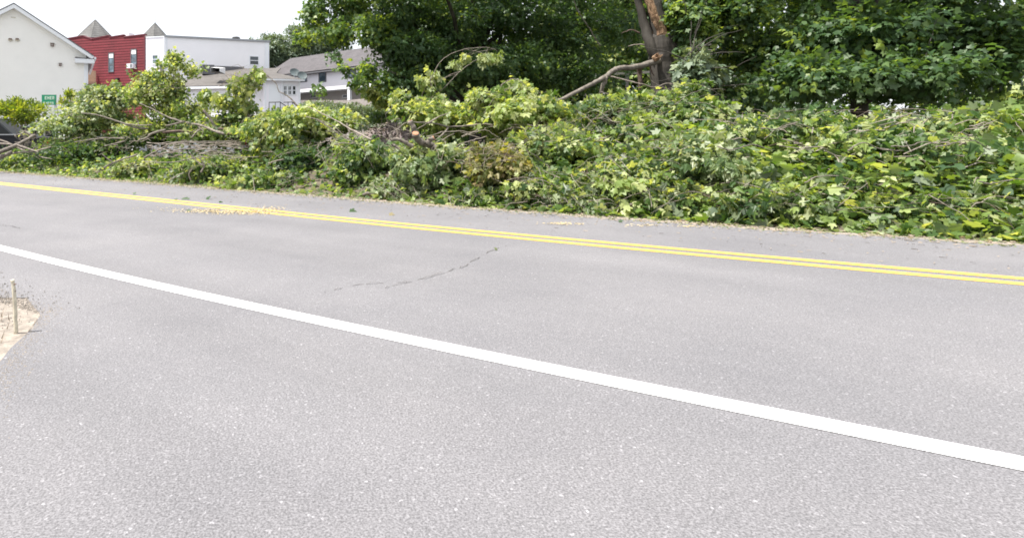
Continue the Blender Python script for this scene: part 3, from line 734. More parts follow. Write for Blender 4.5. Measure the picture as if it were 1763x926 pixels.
def right_shed():
    A = P(1178, 237, 30); B = P(1228, 237, 29); w = Wall((A.x,A.y),(B.x,B.y)); H = EYE+.112*30
    root = empty("grey_shed", ((A+B)/2).to_tuple()[:2]+(0,), "grey roofed outbuilding glimpsed behind the broken trunk at the right", "shed")
    siding(w, [rect(0, w.L, 0, H)], .13, M['beige'], root); b = MB(); w.box(b,.02,w.L,0,H-.02,-4,-.02); b.build("wall", M['beige'], root)
    r = MB(); slab(r, [w.pt(-.2,H+.1,.3), w.pt(w.L,H+.1,.3), w.pt(w.L,H+1.6,-2.2), w.pt(.7,H+1.3,-2.2)], .08); r.build("roof", M['roofgrey'], root)
    f = MB(); w.box(f,-.2,w.L,H-.08,H+.05,.31,.36); f.build("fascia", M['trim'], root)
right_shed()
# white rail seen below the broken limb
def grail():
    a = P(1068, 128.5, 24); b_ = P(1135, 125.5, 23); t = empty("wooden_rail", ((a+b_)/2).to_tuple()[:2]+(0,), "pale horizontal rail on posts behind the broken maple limb", "rail")
    d = (b_-a).normalized(); a2 = a-d*1.5; b2 = b_+d*.6
    m_ = MB(); m_.box8([a2, b2, b2+Vector((0,.1,0)), a2+Vector((0,.1,0)), a2+Vector((0,0,.09)), b2+Vector((0,0,.09)), b2+Vector((0,.1,.09)), a2+Vector((0,.1,.09))]); m_.build("top_rail", M['ivory'], t)
    for k in (0.02,.5,.98):
        p = a2.lerp(b2,k); q = MB(); q.box(p.x-.05,p.x+.05,p.y+.01,p.y+.09,0,p.z-.002); q.build("post", M['woodgrey'], t)
grail()

# ---- green sign
def sign():
    z = 33; a = P(71.8, 163.5, z); b_ = P(96.5, 163.5, z); t = empty("green_sign", ((a+b_)/2).to_tuple()[:2]+(0,), "green sign board with pale lettering half hidden by shrub leaves", "sign")
    zt = a.z; zb = EYE+(237-181)/1000*z; y = a.y
    m_ = MB(); m_.box(a.x, b_.x, y, y+.05, zb, zt); m_.build("board", M['signg'], t)
    def glyphs(row_z, h, x0, n, w_):
        # short upright and level strokes, as blurred as they are in the photograph
        l = MB(); seq = ["E","N","E","R","S"][:n]; x = x0
        st = {"E":[(0,0,.25,1),(.25,0,.9,.2),(.25,.42,.8,.6),(.25,.8,.9,1)], "N":[(0,0,.24,1),(.7,0,.94,1),(.24,.4,.7,.65)], "R":[(0,0,.25,1),(.25,.8,.9,1),(.66,.5,.9,.8),(.25,.4,.9,.52),(.6,0,.85,.4)], "S":[(0,0,.9,.2),(.66,.2,.9,.45),(0,.42,.9,.6),(0,.6,.24,.8),(0,.8,.9,1)]}
        for c in seq:
            for (u0,v0,u1,v1) in st[c]: l.box(x+u0*w_, x+u1*w_, y-.006, y-.001, row_z+v0*h, row_z+v1*h)
            x += w_*1.25
        l.build("lettering", M['signw'], t)
    Wd = b_.x-a.x
    glyphs(zt-.27, .18, a.x+Wd*.22, 4, Wd*.14); glyphs(zb+.05, .12, a.x+Wd*.12, 5, Wd*.12)
    for k in (.12,.88): q = MB(); x = a.x+Wd*k; q.box(x-.035,x+.035,y+.051,y+.11,0,zt-.05); q.build("post", M['metal'], t)
sign()

# ---- cars in the lot
def car(px, z, ang, paintm, label, L=4.5, Wd=1.78, H=1.45, suv=False):
    c = P(px, 237, z); c.z = 0; t = empty("parked_car", c, label, "car")
    rot = Matrix.Translation(c) @ Matrix.Rotation(ang, 4, 'Z'); hl = L/2; hw = Wd/2; sh = H*.62
    if suv: prof = [(-hl,.35),(-hl,.95),(-hl+.06,sh),(hl-1.2,sh+.02),(hl-.1,sh-.18),(hl,.6),(hl-.05,.3)]
    else: prof = [(-hl,.35),(-hl+.02,.8),(-hl+.25,sh),(hl-1.3,sh),(hl-.15,sh-.2),(hl,.55),(hl-.08,.28)]
    def extr(pr, w0, inset, mname, name, par=t, k=1):
        b = MB(); n = len(pr)
        rows = [(-w0, inset), (-w0+.09, 0.0), (w0-.09, 0.0), (w0, inset)]
        cx = sum(p[0] for p in pr)/n; cz = sum(p[1] for p in pr)/n; vs = []
        for yy, ins in rows:
            for x, zz in pr: vs.append(rot @ Vector((x+(cx-x)*ins, yy, zz+(cz-zz)*ins)))
        fs = [(i*n+j, i*n+(j+1)%n, (i+1)*n+(j+1)%n, (i+1)*n+j) for i in range(3) for j in range(n)] + [tuple(range(n)), tuple(reversed(range(3*n,4*n)))]
        b.add(vs, fs); return b.build(name, M[mname], par, smooth=False)
    body = extr(prof, hw, .06, paintm, "body")
    r0, r1 = (-hl+.08, hl-1.9) if suv else (-hl+.75, hl-1.75)
    cab = [(r0, sh+.003), (r0+(.18 if suv else .55), H-.06), (r1-.5, H-.04), (r1+.35, sh+.003)]
    extr(cab, hw-.12, .04, 'carglass', "windows"); roof = [(r0+(.16 if suv else .5), H-.07), (r0+(.3 if suv else .75), H), (r1-.65, H), (r1-.45, H-.07)]; extr(roof, hw-.14, .02, paintm, "roof")
    pil = MB()
    for sg in (-1,1):
        for x in ((r0+r1)/2-.1, r0+.55): pil.box(x-.04, x+.04, sg*(hw-.13)-.012, sg*(hw-.13)+.012, sh, H-.06, rot)
    pil.build("pillar", M[paintm], t)
    for x in (-hl+.85, hl-.85):
        for sg in (-1,1):
            b = MB(); b.tube([rot@Vector((x,sg*(hw-.2),.33)), rot@Vector((x,sg*(hw+.02),.33))], .33, 18); wl_ = b.build("wheel", M['tyre'], t)
            b = MB(); b.tube([rot@Vector((x,sg*(hw+.021),.33)), rot@Vector((x,sg*(hw+.035),.33))], [.21,.18], 12); b.build("rim", M['metal'], wl_)
    for sg in (-1,1):
        b = MB(); b.box(hl-.13,hl+.012,sg*(hw-.3)-.18,sg*(hw-.3)+.18,.62,.78,rot); b.build("headlight", M['lamp'], t)
        b = MB(); b.box(-hl-.012,-hl+.14,sg*(hw-.2)-.12,sg*(hw-.2)+.12,.78,1.0,rot); b.build("tail_light", M['redp'], t)
    b = MB(); b.box(-hl-.03,hl+.03,-hw+.05,hw-.05,.28,.42,rot); b.build("bumper", M['dark'], t)
    if suv: b = MB(); b.box(-hl-.02,hl-1.3,-hw-.012,hw+.012,sh-.05,sh-.01,rot); b.build("side_moulding", M['silvercar'], t)
    return t
car(0, 31, math.radians(4), 'blackcar', "black high sided vehicle parked at the far left behind the shrub", L=5.2, Wd=2.0, H=2.22, suv=True)
car(88, 36, math.radians(18), 'silvercar', "silver car behind the yellow green shrub, below the green sign", H=1.9, suv=True)
car(158, 28.5, math.radians(-20), 'whitecar', "white car glimpsed through the leaves below the tall left bough", H=1.40)
car(244, 33, math.radians(195), 'silvercar', "silver car with red lamp glimpsed under the red building", H=2.0, suv=True)
car(345, 31, math.radians(170), 'silvercar', "silver car half hidden behind the drooping bough in the middle", H=1.9, suv=True)
car(428, 33, math.radians(190), 'blackcar', "black car half hidden beside the black handrail", H=2.0, suv=True)

# ------------------------------------------------------------------ trees
def tree(name, label, base, h, r0, crown, leafm, leaf, tmpl=FAR, k=7, dens=1.0, group=None, cat_="tree", tone=(.45,.2), barkm='bark', limbs=8, twigL=.45, lean=(0,0), lit_px=None):
    """crown: list of (centre, radii, sprays, droop)"""
    root = empty(name, base, label, cat_, group)
    b = MB(); base = Vector(base); top = base+Vector((lean[0],lean[1],h))
    pts = spline([base-Vector((0,0,.1)), base.lerp(top,.35)+Vector((R.uniform(-.15,.15),R.uniform(-.15,.15),0)), base.lerp(top,.7)+Vector((R.uniform(-.2,.2),0,0)), top], 5, .02)
    b.tube(pts, [r0*(1.25 if i == 0 else 1)*(1-.8*i/(len(pts)-1)) for i in range(len(pts))], 12, wob=.12); b.build("trunk", M[barkm], root, smooth=True)
    cs = sorted(crown, key=lambda c: -c[2])[:limbs]
    for c in cs:
        cc = Vector(c[0]); st = base.lerp(top, min(.85, max(.22, (cc.z-1.4)/max(1,h)*.62)))
        p2 = spline([st, st.lerp(cc,.5)+Vector((R.uniform(-.3,.3),R.uniform(-.3,.3),.25)), cc, cc+(cc-st)*.35], 4, .03)
        b = MB(); rr = r0*.34; b.tube(p2, [rr*(1-.88*i/(len(p2)-1)) for i in range(len(p2))], 7, wob=.1); br = b.build("branch", M[barkm], root, smooth=True)
        t = MB()
        for _ in range(7):
            q = p2[R.randrange(len(p2)//3, len(p2))]; d = Vector((R.gauss(0,1),R.gauss(0,1),R.gauss(.1,.6))).normalized(); l = R.uniform(.5,1.3)
            t.tube(spline([q, q+d*l*.5+Vector((0,0,.08)), q+d*l],3,.01), [.018,.015,.012,.01,.008,.006,.004][:7], 4)
        t.build("twig", M[barkm], br)
    Ls = []
    for (c, r, n, dr) in crown:
        p, o = ellip(c, r, int(n*dens), shell=.75, lump=.2, shr=.3); 
        tn = tone if lit_px is None or c[0]/c[1]*1000+600 > lit_px else (tone[0]+.3, tone[1])     # sunlit look of the left side, put into a lighter leaf tone
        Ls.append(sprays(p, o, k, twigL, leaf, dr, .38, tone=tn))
    leafmesh("crown", tmpl, cat(Ls), M[leafm], root)
    return root
def EC(px, py, z, rx, ry, rz, n, droop=.25): return (P(px,py,z), (rx*z/1000, rz, ry*z/1000), n, droop)
# the big maple whose low crown fills the top middle and right
base = P(822, 237, 22); base.z = 0
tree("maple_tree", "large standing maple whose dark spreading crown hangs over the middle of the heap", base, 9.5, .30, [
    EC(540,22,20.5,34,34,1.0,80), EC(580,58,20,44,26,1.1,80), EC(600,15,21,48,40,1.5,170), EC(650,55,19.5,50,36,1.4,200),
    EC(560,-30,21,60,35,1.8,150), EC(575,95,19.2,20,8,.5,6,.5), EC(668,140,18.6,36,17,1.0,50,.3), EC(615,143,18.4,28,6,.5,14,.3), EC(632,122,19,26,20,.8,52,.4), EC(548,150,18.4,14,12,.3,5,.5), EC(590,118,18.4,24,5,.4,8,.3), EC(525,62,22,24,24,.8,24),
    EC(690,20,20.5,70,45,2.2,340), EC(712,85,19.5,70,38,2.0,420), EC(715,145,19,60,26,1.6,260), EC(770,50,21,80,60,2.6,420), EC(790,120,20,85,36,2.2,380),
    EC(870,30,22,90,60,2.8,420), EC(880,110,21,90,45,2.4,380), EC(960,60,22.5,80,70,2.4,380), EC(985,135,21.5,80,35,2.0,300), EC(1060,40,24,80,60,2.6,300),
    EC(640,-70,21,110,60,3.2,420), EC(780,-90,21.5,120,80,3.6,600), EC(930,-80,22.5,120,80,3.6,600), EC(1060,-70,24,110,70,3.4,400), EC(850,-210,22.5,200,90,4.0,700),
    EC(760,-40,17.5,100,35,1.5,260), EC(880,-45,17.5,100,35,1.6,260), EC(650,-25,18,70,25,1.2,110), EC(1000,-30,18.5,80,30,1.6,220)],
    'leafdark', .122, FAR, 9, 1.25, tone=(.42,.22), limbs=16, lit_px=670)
# light patches: sunlit outer shoots, same kind of foliage further right and far
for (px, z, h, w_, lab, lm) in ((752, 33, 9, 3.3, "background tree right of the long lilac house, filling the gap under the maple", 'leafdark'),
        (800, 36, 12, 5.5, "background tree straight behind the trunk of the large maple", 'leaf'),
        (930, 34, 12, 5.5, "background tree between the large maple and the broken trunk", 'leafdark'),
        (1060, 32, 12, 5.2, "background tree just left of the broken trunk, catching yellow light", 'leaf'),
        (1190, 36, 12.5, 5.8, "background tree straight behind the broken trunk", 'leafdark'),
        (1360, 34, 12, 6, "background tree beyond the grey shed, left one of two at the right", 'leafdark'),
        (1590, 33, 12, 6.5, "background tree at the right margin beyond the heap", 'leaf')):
    b0 = P(px, 237, z); b0.z = 0; cr = []
    for i in range(9):
        a = R.uniform(0,6.28); rr = R.uniform(.2,.75)*w_; hh = 1.2+(h-1.5)*(i+.5)/9; f = 1-.35*abs(hh/h-.4)
        cr.append(((b0.x+rr*math.cos(a)*f, b0.y+rr*math.sin(a)*f, hh), (w_*.55*f, w_*.5*f, 1.5), 250, .2))
    cr.append(((b0.x,b0.y,2.2),(w_*.9,w_*.6,1.6),330,.2)); cr.append(((b0.x,b0.y,5.0),(w_*.8,w_*.6,2.2),300,.2))
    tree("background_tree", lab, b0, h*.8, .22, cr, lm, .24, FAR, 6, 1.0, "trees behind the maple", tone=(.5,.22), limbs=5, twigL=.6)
for (px, py, z, w_, lab) in ((484, 84, 92, 88, "rounded far tree rising behind the white building's right end"), (556, 66, 96, 76, "far tree behind the long lilac roof, partly hidden by maple leaves")):
    b0 = P(px,237,z); b0.z = 0; cr = []
    for i in range(12):
        a = R.uniform(0,6.28); q = R.uniform(.1,.7); cx = px+w_*q*math.cos(a); cy = py+30*q*math.sin(a)
        cr.append((P(cx,cy,z+R.uniform(-2,2)), (w_*.36*z/1000, 2.2, 15*z/1000), 120, .1))
    cr.append((P(px,py+35,z),(w_*.8*z/1000,2.5,30*z/1000),350,.1))
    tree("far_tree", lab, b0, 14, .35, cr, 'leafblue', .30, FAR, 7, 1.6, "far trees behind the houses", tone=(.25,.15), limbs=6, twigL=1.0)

# the broken trunk
def broken_tree():
    z = 16.0; base = P(1150,237,z); base.z = 0
    root = empty("broken_maple", base, "thick grey maple trunk snapped and split open with orange torn wood", "broken tree")
    b = MB(); pts = [P(x,y,z) for x,y in ((1152,300),(1151,170),(1149,140),(1147,110),(1145,85),(1143,62))]; pts[0].z = -.05
    pts2 = spline(pts, 3, .01); n = len(pts2)
    rad = []
    for p in pts2:
        yy = 237-(p.z-EYE)/z*1000; rad.append((np.interp(yy, [55,70,100,140,170,240,312], [24,27,26,25,28,32,38]))*z/1000)
    n_=44; ph = [R.uniform(0,6.28) for _ in range(8)]; dense = []; colj = [R.gauss(0,.032) for _ in range(44)]
    for i in range(len(pts2)-1):
        for j in range(6): dense.append(pts2[i].lerp(pts2[i+1], j/6))
    dense.append(pts2[-1]); mR = len(dense); vs = []; fs = []
    for i, p in enumerate(dense):
        r0_ = float(np.interp(i, np.linspace(0, mR-1, len(rad)), rad))
        for k in range(n_):
            th = 2*math.pi*k/n_; hz = p.z
            f_ = 1 + .05*math.sin(3*th+ph[0]+hz*.8) + .04*math.sin(5*th+ph[1]-hz*1.3) + .035*abs(math.sin(9*th+ph[2]+1.1*math.sin(hz*2.1))) + colj[k]*(1+.5*math.sin(hz*3+k)) + R.gauss(0,.003)
            top_ = R.uniform(-.30,.12) if i == mR-1 else (R.uniform(-.05,.02) if i == mR-2 else 0)
            vs.append((p.x+r0_*f_*math.cos(th), p.y+r0_*f_*math.sin(th), p.z+top_))
    for i in range(mR-1):
        for k in range(n_): fs.append((i*n_+k, i*n_+(k+1)%n_, (i+1)*n_+(k+1)%n_, (i+1)*n_+k))
    fs.append(tuple((mR-1)*n_+k for k in range(n_)))
    b.add(vs, fs); b.build("trunk", M['bark'], root, smooth=True)
    # torn crown of the trunk: ragged splinters
    tp = P(1144,66,z); sp = MB()
    for i in range(34):
        a = R.uniform(0,6.28); rr = R.uniform(.1,.95)*.36; p = tp+Vector((rr*math.cos(a), rr*math.sin(a), -.12)); h = R.uniform(.15,.42)*(1.6 if math.cos(a) < .2 else .7)
        w_ = R.uniform(.02,.05); sp.tube([p, p+Vector((R.uniform(-.03,.03),0,h*.6)), p+Vector((R.uniform(-.06,.06),0,h))], [w_, w_*.7, .004], 5, wob=.4)
    sp.build("splinters", M['split'], root)
    # standing slab of stripped wood rising out of the top
    sl_ = MB(); ctl = [(1141,64),(1137,52),(1131,40),(1126,30),(1122,18),(1119,8),(1115,-4),(1110,-16)]; wctl = [15,13,11,7.5,6.5,8,6,6]
    path = [(ctl[i//4][0]+(ctl[min(i//4+1,7)][0]-ctl[i//4][0])*(i%4)/4, ctl[i//4][1]+(ctl[min(i//4+1,7)][1]-ctl[i//4][1])*(i%4)/4) for i in range(29)]; wid = [(wctl[i//4]+(wctl[min(i//4+1,7)]-wctl[i//4])*(i%4)/4) for i in range(29)]
    L_, Rr = [], []
    vs = []
    for (x,y), w_ in zip(path, wid):
        for sx, dz in ((-1,.02),(-.35,-.22),(.4,-.20),(1,.03),(.3,.16),(-.4,.15)):
            q = P(x+sx*w_*.5+.5*math.sin(y*.35+sx*5), y, z-.16); q.y += dz; vs.append(q+Vector((R.uniform(-.006,.006),0,0)))
    m_ = len(path); fs = [(i*6+j, i*6+(j+1)%6, (i+1)*6+(j+1)%6, (i+1)*6+j) for i in range(m_-1) for j in range(6)]; fs.append(tuple(range(6))); fs.append(tuple((m_-1)*6+j for j in range(6)))
    sl_.add(vs, fs)
    for i in range(16):
        k0 = R.randrange(0, 18); (xa,ya), (xb,yb) = path[k0], path[min(28,k0+R.randrange(5,10))]; ox = R.uniform(-.55,.55)*wid[k0]; w_ = R.uniform(.008,.02)
        sl_.tube([P(xa+ox,ya,z-.30), P((xa+xb)/2+ox,(ya+yb)/2,z-.31), P(xb+ox*.9+R.uniform(-2,2),yb,z-.32)], [w_*.4,w_,.003], 5, wob=.3)
    sl_.build("torn_wood", M['split'], root)
    def stem(name, pts, r0, r1, m, par=root, zz=z, n_=9): 
        b = MB(); q = spline([P(x,y,zz+(d[0] if d else 0)) for x,y,*d in pts], 4, .006); b.tube(q, [(r0+(r1-r0)*i/(len(q)-1))*z/1000 for i in range(len(q))], n_, wob=.12); return b.build(name, M[m], par, smooth=True)
    stem("stem", [(1132,100,-.1),(1119,76,-.1),(1111,48),(1104,20),(1097,-4),(1090,-40)], 10, 4.2, 'bark')
    stem("stem", [(1140,80,.05),(1136,50,.05),(1128,20,.05),(1120,-10,.05),(1114,-40,.05)], 20, 5, 'bark')
    stem("stem", [(1137,60,.15),(1134,30,.15),(1131,0,.15),(1128,-30,.2)], 9, 7, 'darktwig')
    stem("stem", [(1158,70,.1),(1163,40,.15),(1160,5,.2),(1158,-40,.2)], 9, 6, 'bark')
    stem("branch", [(1118,85),(1108,78),(1096,77),(1082,80)], 1.6, .6, 'twig'); stem("branch", [(1103,58),(1088,52),(1070,58)], 1.4, .5, 'darktwig')
    stem("branch", [(1150,60),(1155,58),(1164,62)], 2.0, .8, 'twig', zz=z-.36)
    # the partly torn limb, still hanging from the trunk
    lb = stem("hanging_limb", [(1140,104,-.25),(1122,108,-.35),(1105,113,-.5),(1085,117,-.7),(1066,118,-.9),(1056,122,-1.1),(1040,134,-1.4),(1020,144,-1.8),(1000,154,-2.1),(975,167,-2.5),(945,182,-3.0)], 5.4, 2.4, 'limb')
    stem("side_branch", [(1042,133,-1.4),(1041,142,-1.4),(1037,150,-1.4),(1034,168,-1.3),(1033,180,-1.3)], 3.6, 2.4, 'limb', lb)
    stem("side_branch", [(1102,115,-.5),(1101,125,-.4),(1102,140,-.4),(1104,170,-.3)], 4.5, 3, 'darktwig', lb)
    stem("side_branch", [(1118,112,-.3),(1121,122,-.3),(1126,131,-.3)], 1.8, .8, 'darktwig', lb)
    stem("side_branch", [(1050,132,-1.3),(1075,138,-1.4),(1100,144,-1.5),(1122,150,-1.5),(1138,149,-1.4)], 1.3, .7, 'twig', lb)
    stem("side_branch", [(970,170,-2.5),(955,176,-2.4),(938,184,-2.3)], 2.2, 1.3, 'limb', lb)
    k = MB(); c = P(1130,100,z-.48)
    for i in range(16):
        a = R.uniform(0,6.28); rr = R.uniform(0,.07); p = c+Vector((rr*math.cos(a), .03*math.sin(a), rr*math.sin(a))); d = Vector((R.uniform(-.06,.06), -R.uniform(.05,.14), R.uniform(-.02,.10)))
        k.tube([p+Vector((0,.08,-.02)), p, p+d], [.035,.03,.004], 5, wob=.3)
    k.build("torn_end", M['split'], lb)
broken_tree()
# leafy sucker growth on the right of the broken trunk
b0 = P(1215,237,17.5); b0.z = 0
tree("young_maple", "young maple with green leaves crowding the right side of the broken trunk", b0, 6.5, .10, [
    EC(1180,28,15.4,30,26,.9,150), EC(1205,60,15.6,30,26,.9,120), EC(1180,-10,16,45,28,1.2,160), EC(1250,20,17,55,50,1.6,300), EC(1240,-60,17,80,50,1.8,300), EC(1165,10,17.5,30,30,1,90),
    EC(1300,90,17,60,45,1.6,300), EC(1228,150,16.5,40,30,1.2,160), EC(1380,40,18,80,70,2,380), EC(1400,-60,18,100,60,2.4,380), EC(1186,45,15.2,24,34,.6,90), EC(1165,20,15.3,12,16,.4,26), EC(1184,78,15.3,12,14,.4,24)], 'leafdark', .135, FAR, 8, tone=(.62,.25), limbs=8)
b0 = P(1190,237,14.6); b0.z = 0
tree("leafy_sapling", "sapling with large rounded grey green leaves in front of the shed roof", b0, 4.2, .035, [EC(1190,120,13.6,20,20,.5,46,.4), EC(1200,102,13.8,18,14,.4,26,.4), EC(1187,142,13.6,17,12,.4,20,.4), EC(1215,125,14,30,30,.6,70,.4)], 'leafblue', .17, NEAR, 6, tone=(.5,.25), limbs=3, cat_="sapling")
b0 = P(1480,237,15); b0.z = 0
tree("roadside_maple", "leafy maple at the far right beyond the heap", b0, 9, .22, [EC(1480,60,15,120,70,2,500), EC(1600,20,15.5,120,90,2.2,560), EC(1400,130,14.5,80,50,1.6,300), EC(1560,130,14,110,50,1.8,420), EC(1500,-80,15.5,200,90,3,700), EC(1700,80,15,110,100,2.2,500)], 'leafdark', .15, FAR, 7, tone=(.45,.2), limbs=8)

# ------------------------------------------------------------------ shrubs, chip heap
def shrub(name, label, px, z, cl, leafm, leaf, tmpl=FAR, stems=9, tone=(.5,.22), h=1.6, cat_="shrub", spr=.3, k=7, grp=None):
    b0 = P(px,237,z); b0.z = 0; root = empty(name, b0, label, cat_, grp)
    for i in range(stems):
        a = R.uniform(0,6.28); q = b0+Vector((.12*math.cos(a),.12*math.sin(a),0)); e = q+Vector((R.uniform(-.8,.8),R.uniform(-.4,.4),h*R.uniform(.8,1.2)))
        b = MB(); b.tube(spline([q, q.lerp(e,.5)+Vector((0,0,.1)), e],3,.01), [.03,.028,.025,.022,.018,.014,.01], 6); b.build("stem", M['twig'], root)
    Ls = []
    for (c, r, n, dr) in cl: p, o = ellip(c, r, n, .6, .25); Ls.append(sprays(p, o, k, spr, leaf, dr, .45, tone=tone))
    leafmesh("foliage", tmpl, cat(Ls), M[leafm], root); return root
shrub("yellow_shrub", "yellow green shrub with bare grey stems in front of the black vehicle", 46, 27.5, [EC(10,188,27.5,24,14,1,110,-.4), EC(50,190,27.5,32,20,1.2,190,-.5), EC(40,205,27.5,36,12,1.1,120,-.3), EC(28,176,27.3,9,8,.5,22,-.8), EC(-15,195,27.5,25,18,1,80,-.4)], 'leaflime', .15, LANCE, 12, h=2.0, tone=(.36,.2))
shrub("yellow_shrub", "thin upright yellow green shoots against the cream wall right of the green sign", 120, 29, [EC(121,165,29,9,12,.5,36,-.9), EC(112,178,29,14,10,.6,40,-.6)], 'leaflime', .14, LANCE, 5, h=3.2)
shrub("rounded_shrub", "dense grey green mounded shrub in front of the board fence", 600, 25, [EC(590,192,25,62,20,1.6,700,.0), EC(640,196,24.5,40,17,1.2,360,.0), EC(540,185,26,30,12,1,200,0), EC(600,215,24,75,15,1.2,400,0)], 'leafblue', .10, LANCE, 5, spr=.22)
shrub("rounded_shrub", "dark green low shrub between the grey mound and the wood chips", 668, 22, [EC(655,203,22,32,9,.8,240,.0)], 'leafdark', .10, LANCE, 4, spr=.2, h=.8)
shrub("lime_sapling", "bright lime young growth under the left edge of the maple crown", 662, 20.5, [EC(662,168,20.5,26,17,.8,120,.5), EC(690,178,20,16,10,.6,50,.3), EC(640,160,20.5,18,10,.6,44,.5)], 'leaf', .15, FAR, 6, tone=(.8,.15), h=2.2)
shrub("lime_sapling", "small yellow leaved sprig above the wood chip heap", 692, 18.5, [EC(692,180,18.5,13,4,.3,26,.0), EC(690,188,18.5,8,4,.3,12,.0)], 'leaflime', .15, FAR, 3, tone=(.85,.1), h=2.1)
def chipheap():
    c = P(680,237,19.5); c.z = 0; root = empty("wood_chip_heap", c, "brownish heap of wood chips and shredded bark behind the cut stubs", "chip heap")
    b = MB(); n = 22; vs = []
    for i in range(n+1):
        for j in range(n+1):
            x = -1.7+3.4*i/n; y = -1.6+3.2*j/n; d = math.hypot(x/1.7, y/1.6); h = 1.9*max(0,1-d**1.6)*(1+.12*math.sin(x*5)+.1*math.sin(y*6+x*3))
            vs.append((c.x+x, c.y+y, h))
    b.add(vs, [(i*(n+1)+j,(i+1)*(n+1)+j,(i+1)*(n+1)+j+1,i*(n+1)+j+1) for i in range(n) for j in range(n)]); b.build("mound", M['chipheap'], root, smooth=True)
    k = MB()
    for _ in range(2200):
        x, y = R.uniform(-1.6,1.6), R.uniform(-1.6,1.2); d = math.hypot(x/1.7,y/1.6)
        if d > 1: continue
        h = 1.9*max(0,1-d**1.6)*(1+.12*math.sin(x*5)+.1*math.sin(y*6+x*3)); p = Vector((c.x+x,c.y+y,h+.01)); a = R.uniform(0,6.28); l = R.uniform(.03,.12); t = Vector((math.cos(a),math.sin(a),R.uniform(-.5,.5)))*l; s = Vector((-math.sin(a),math.cos(a),R.uniform(-.3,.6)))*.02
        k.add([p-t-s, p+t-s, p+t+s, p-t+s],[(0,1,2,3)])
    k.build("chips", M['chip'], root, kind='stuff')
chipheap()

# ------------------------------------------------------------------ the heap of cut boughs
def bough(label, px, py, D, rx, ry, rz, n, leafm='leaf', leaf=.15, tone=(.5,.22), droop=.45, near=True, twigs=10, extra=(), tmpl=None, spr=.34, k=7, shell=.55, up=.5, nparts=240, stem=None, z=None):
    leaf *= .80; n = int(n*1.25); twigs = int(twigs*2.2); tone = (tone[0]+.03, tone[1]*1.15)
    if 'road edge' in label: n = int(n*.62); ry *= .85
    z = z or zD(px, D); c = P(px, py, z); r = (rx*z/1000, rz, ry*z/1000)
    g0 = Vector((c.x, c.y, max(0, c.z-r[2]))); root = empty("cut_bough", g0, label, "cut bough", "leafy maple boughs heaped along the road")
    Ls = []
    for (cc, rr, nn) in [(c, r, n)]+[(P(a,b_,z+dz), (x*z/1000, d_, y*z/1000), m_) for (a,b_,dz,x,y,d_,m_) in extra]:
        p, o = ellip(cc, rr, nn, shell, .3, up); Ls.append(sprays(p, o, k, spr, leaf, droop, .5, tone=tone))
    L = cat(Ls); L = (L[0]+rng.normal(0,.03,L[0].shape), L[1]+rng.normal(0,.35,L[1].shape), L[2]+rng.normal(0,.3,L[2].shape), L[3]*rng.uniform(.7,1.15,len(L[3])), L[4]); keep = L[0][:,2] > .03
    L = sub(L, keep)
    if near: a, b_ = split_near(L, nparts, c, r); leaf_objects(a, leafm, root)
    else: b_ = L
    leafmesh("foliage", tmpl or (NEAR if z < 15 else FAR), b_, M[leafm], root)
    # woody frame: a main stem through the bough and curved twigs over it
    if stem is None: stem = [(px-rx*.9, py+ry*.5), (px-rx*.3, py+ry*.1), (px+rx*.3, py), (px+rx*.85, py+ry*.3)]
    q = spline([P(a, b2, z-.1) for a, b2 in stem], 5, .02)
    b = MB(); b.tube(q, [.032*(1-.7*i/(len(q)-1)) for i in range(len(q))], 7, wob=.15); b.build("branch", M['limb'], root, smooth=True)
    for i in range(twigs):
        p, o = ellip(c, r, 1, .1, .1, .9, shr=.05); p = Vector(p[0].tolist()); o = Vector(o[0].tolist())
        if o.dot(N) > .3: p -= N*(2*(p-c).dot(N)); o -= N*(2*o.dot(N))
        t = o.cross(Vector((R.gauss(0,.5),R.gauss(0,.5),1))).normalized()*(1 if R.random() < .5 else -1); l = R.uniform(.3,1.25)
        pts = spline([p-t*l*.5-o*.05, p+o*R.uniform(.0,.16), p+t*l*.5-o*R.uniform(-.04,.08)+Vector((0,0,R.uniform(-.15,.15)))], 4, .008)
        b = MB(); r0 = R.uniform(.0025,.0065)*max(1,z/14); b.tube(pts, [r0*(1-.6*j/(len(pts)-1)) for j in range(len(pts))], 5); b.build("twig", M['twig'] if R.random() < .8 else M['darktwig'], root)
    return root
# left part (far)
bough("pale leaved bough mounded below the red building, left of the tall upright one", 172, 205, 12.2, 76, 50, 1.6, 620, 'leafpale', .15, (.55,.22), twigs=7, nparts=120, extra=((205,165,0,38,24,1.1,230),(120,225,0,55,34,1.2,260),(165,255,-.6,80,26,1.0,260),(180,160,.2,36,14,.9,120)))
bough("tall upright bough with light tips standing against the white building", 290, 165, 12.6, 54, 44, 1.0, 300, 'leaf', .135, (.72,.24), nparts=100, extra=((300,115,0,34,22,.6,60),(300,97,0,22,13,.4,26),(335,122,0,28,10,.4,26),(262,135,0,36,16,.8,90),(250,165,-.2,46,26,1.0,180),(310,195,-.1,60,26,1.1,260),(270,220,-.4,70,22,1.0,220)), stem=[(330,262),(312,210),(300,150),(292,100)])
bough("bough with long drooping leaves hanging in front of the white annex", 415, 150, 12.8, 34, 30, .7, 46, 'leaf', .19, (.7,.2), droop=1.6, nparts=160, extra=((440,130,0,16,14,.4,18),(392,172,0,36,18,.7,46),(425,182,0,30,14,.6,34),(360,165,0,26,14,.6,30),(440,125,0,10,8,.3,8)), stem=[(430,215),(428,180),(425,150),(440,118)], shell=.8)
bough("low dark green bough at the foot of the pale mounded one", 140, 262, 11.2, 85, 20, 1.2, 330, 'leafdark', .14, (.45,.22), nparts=100)
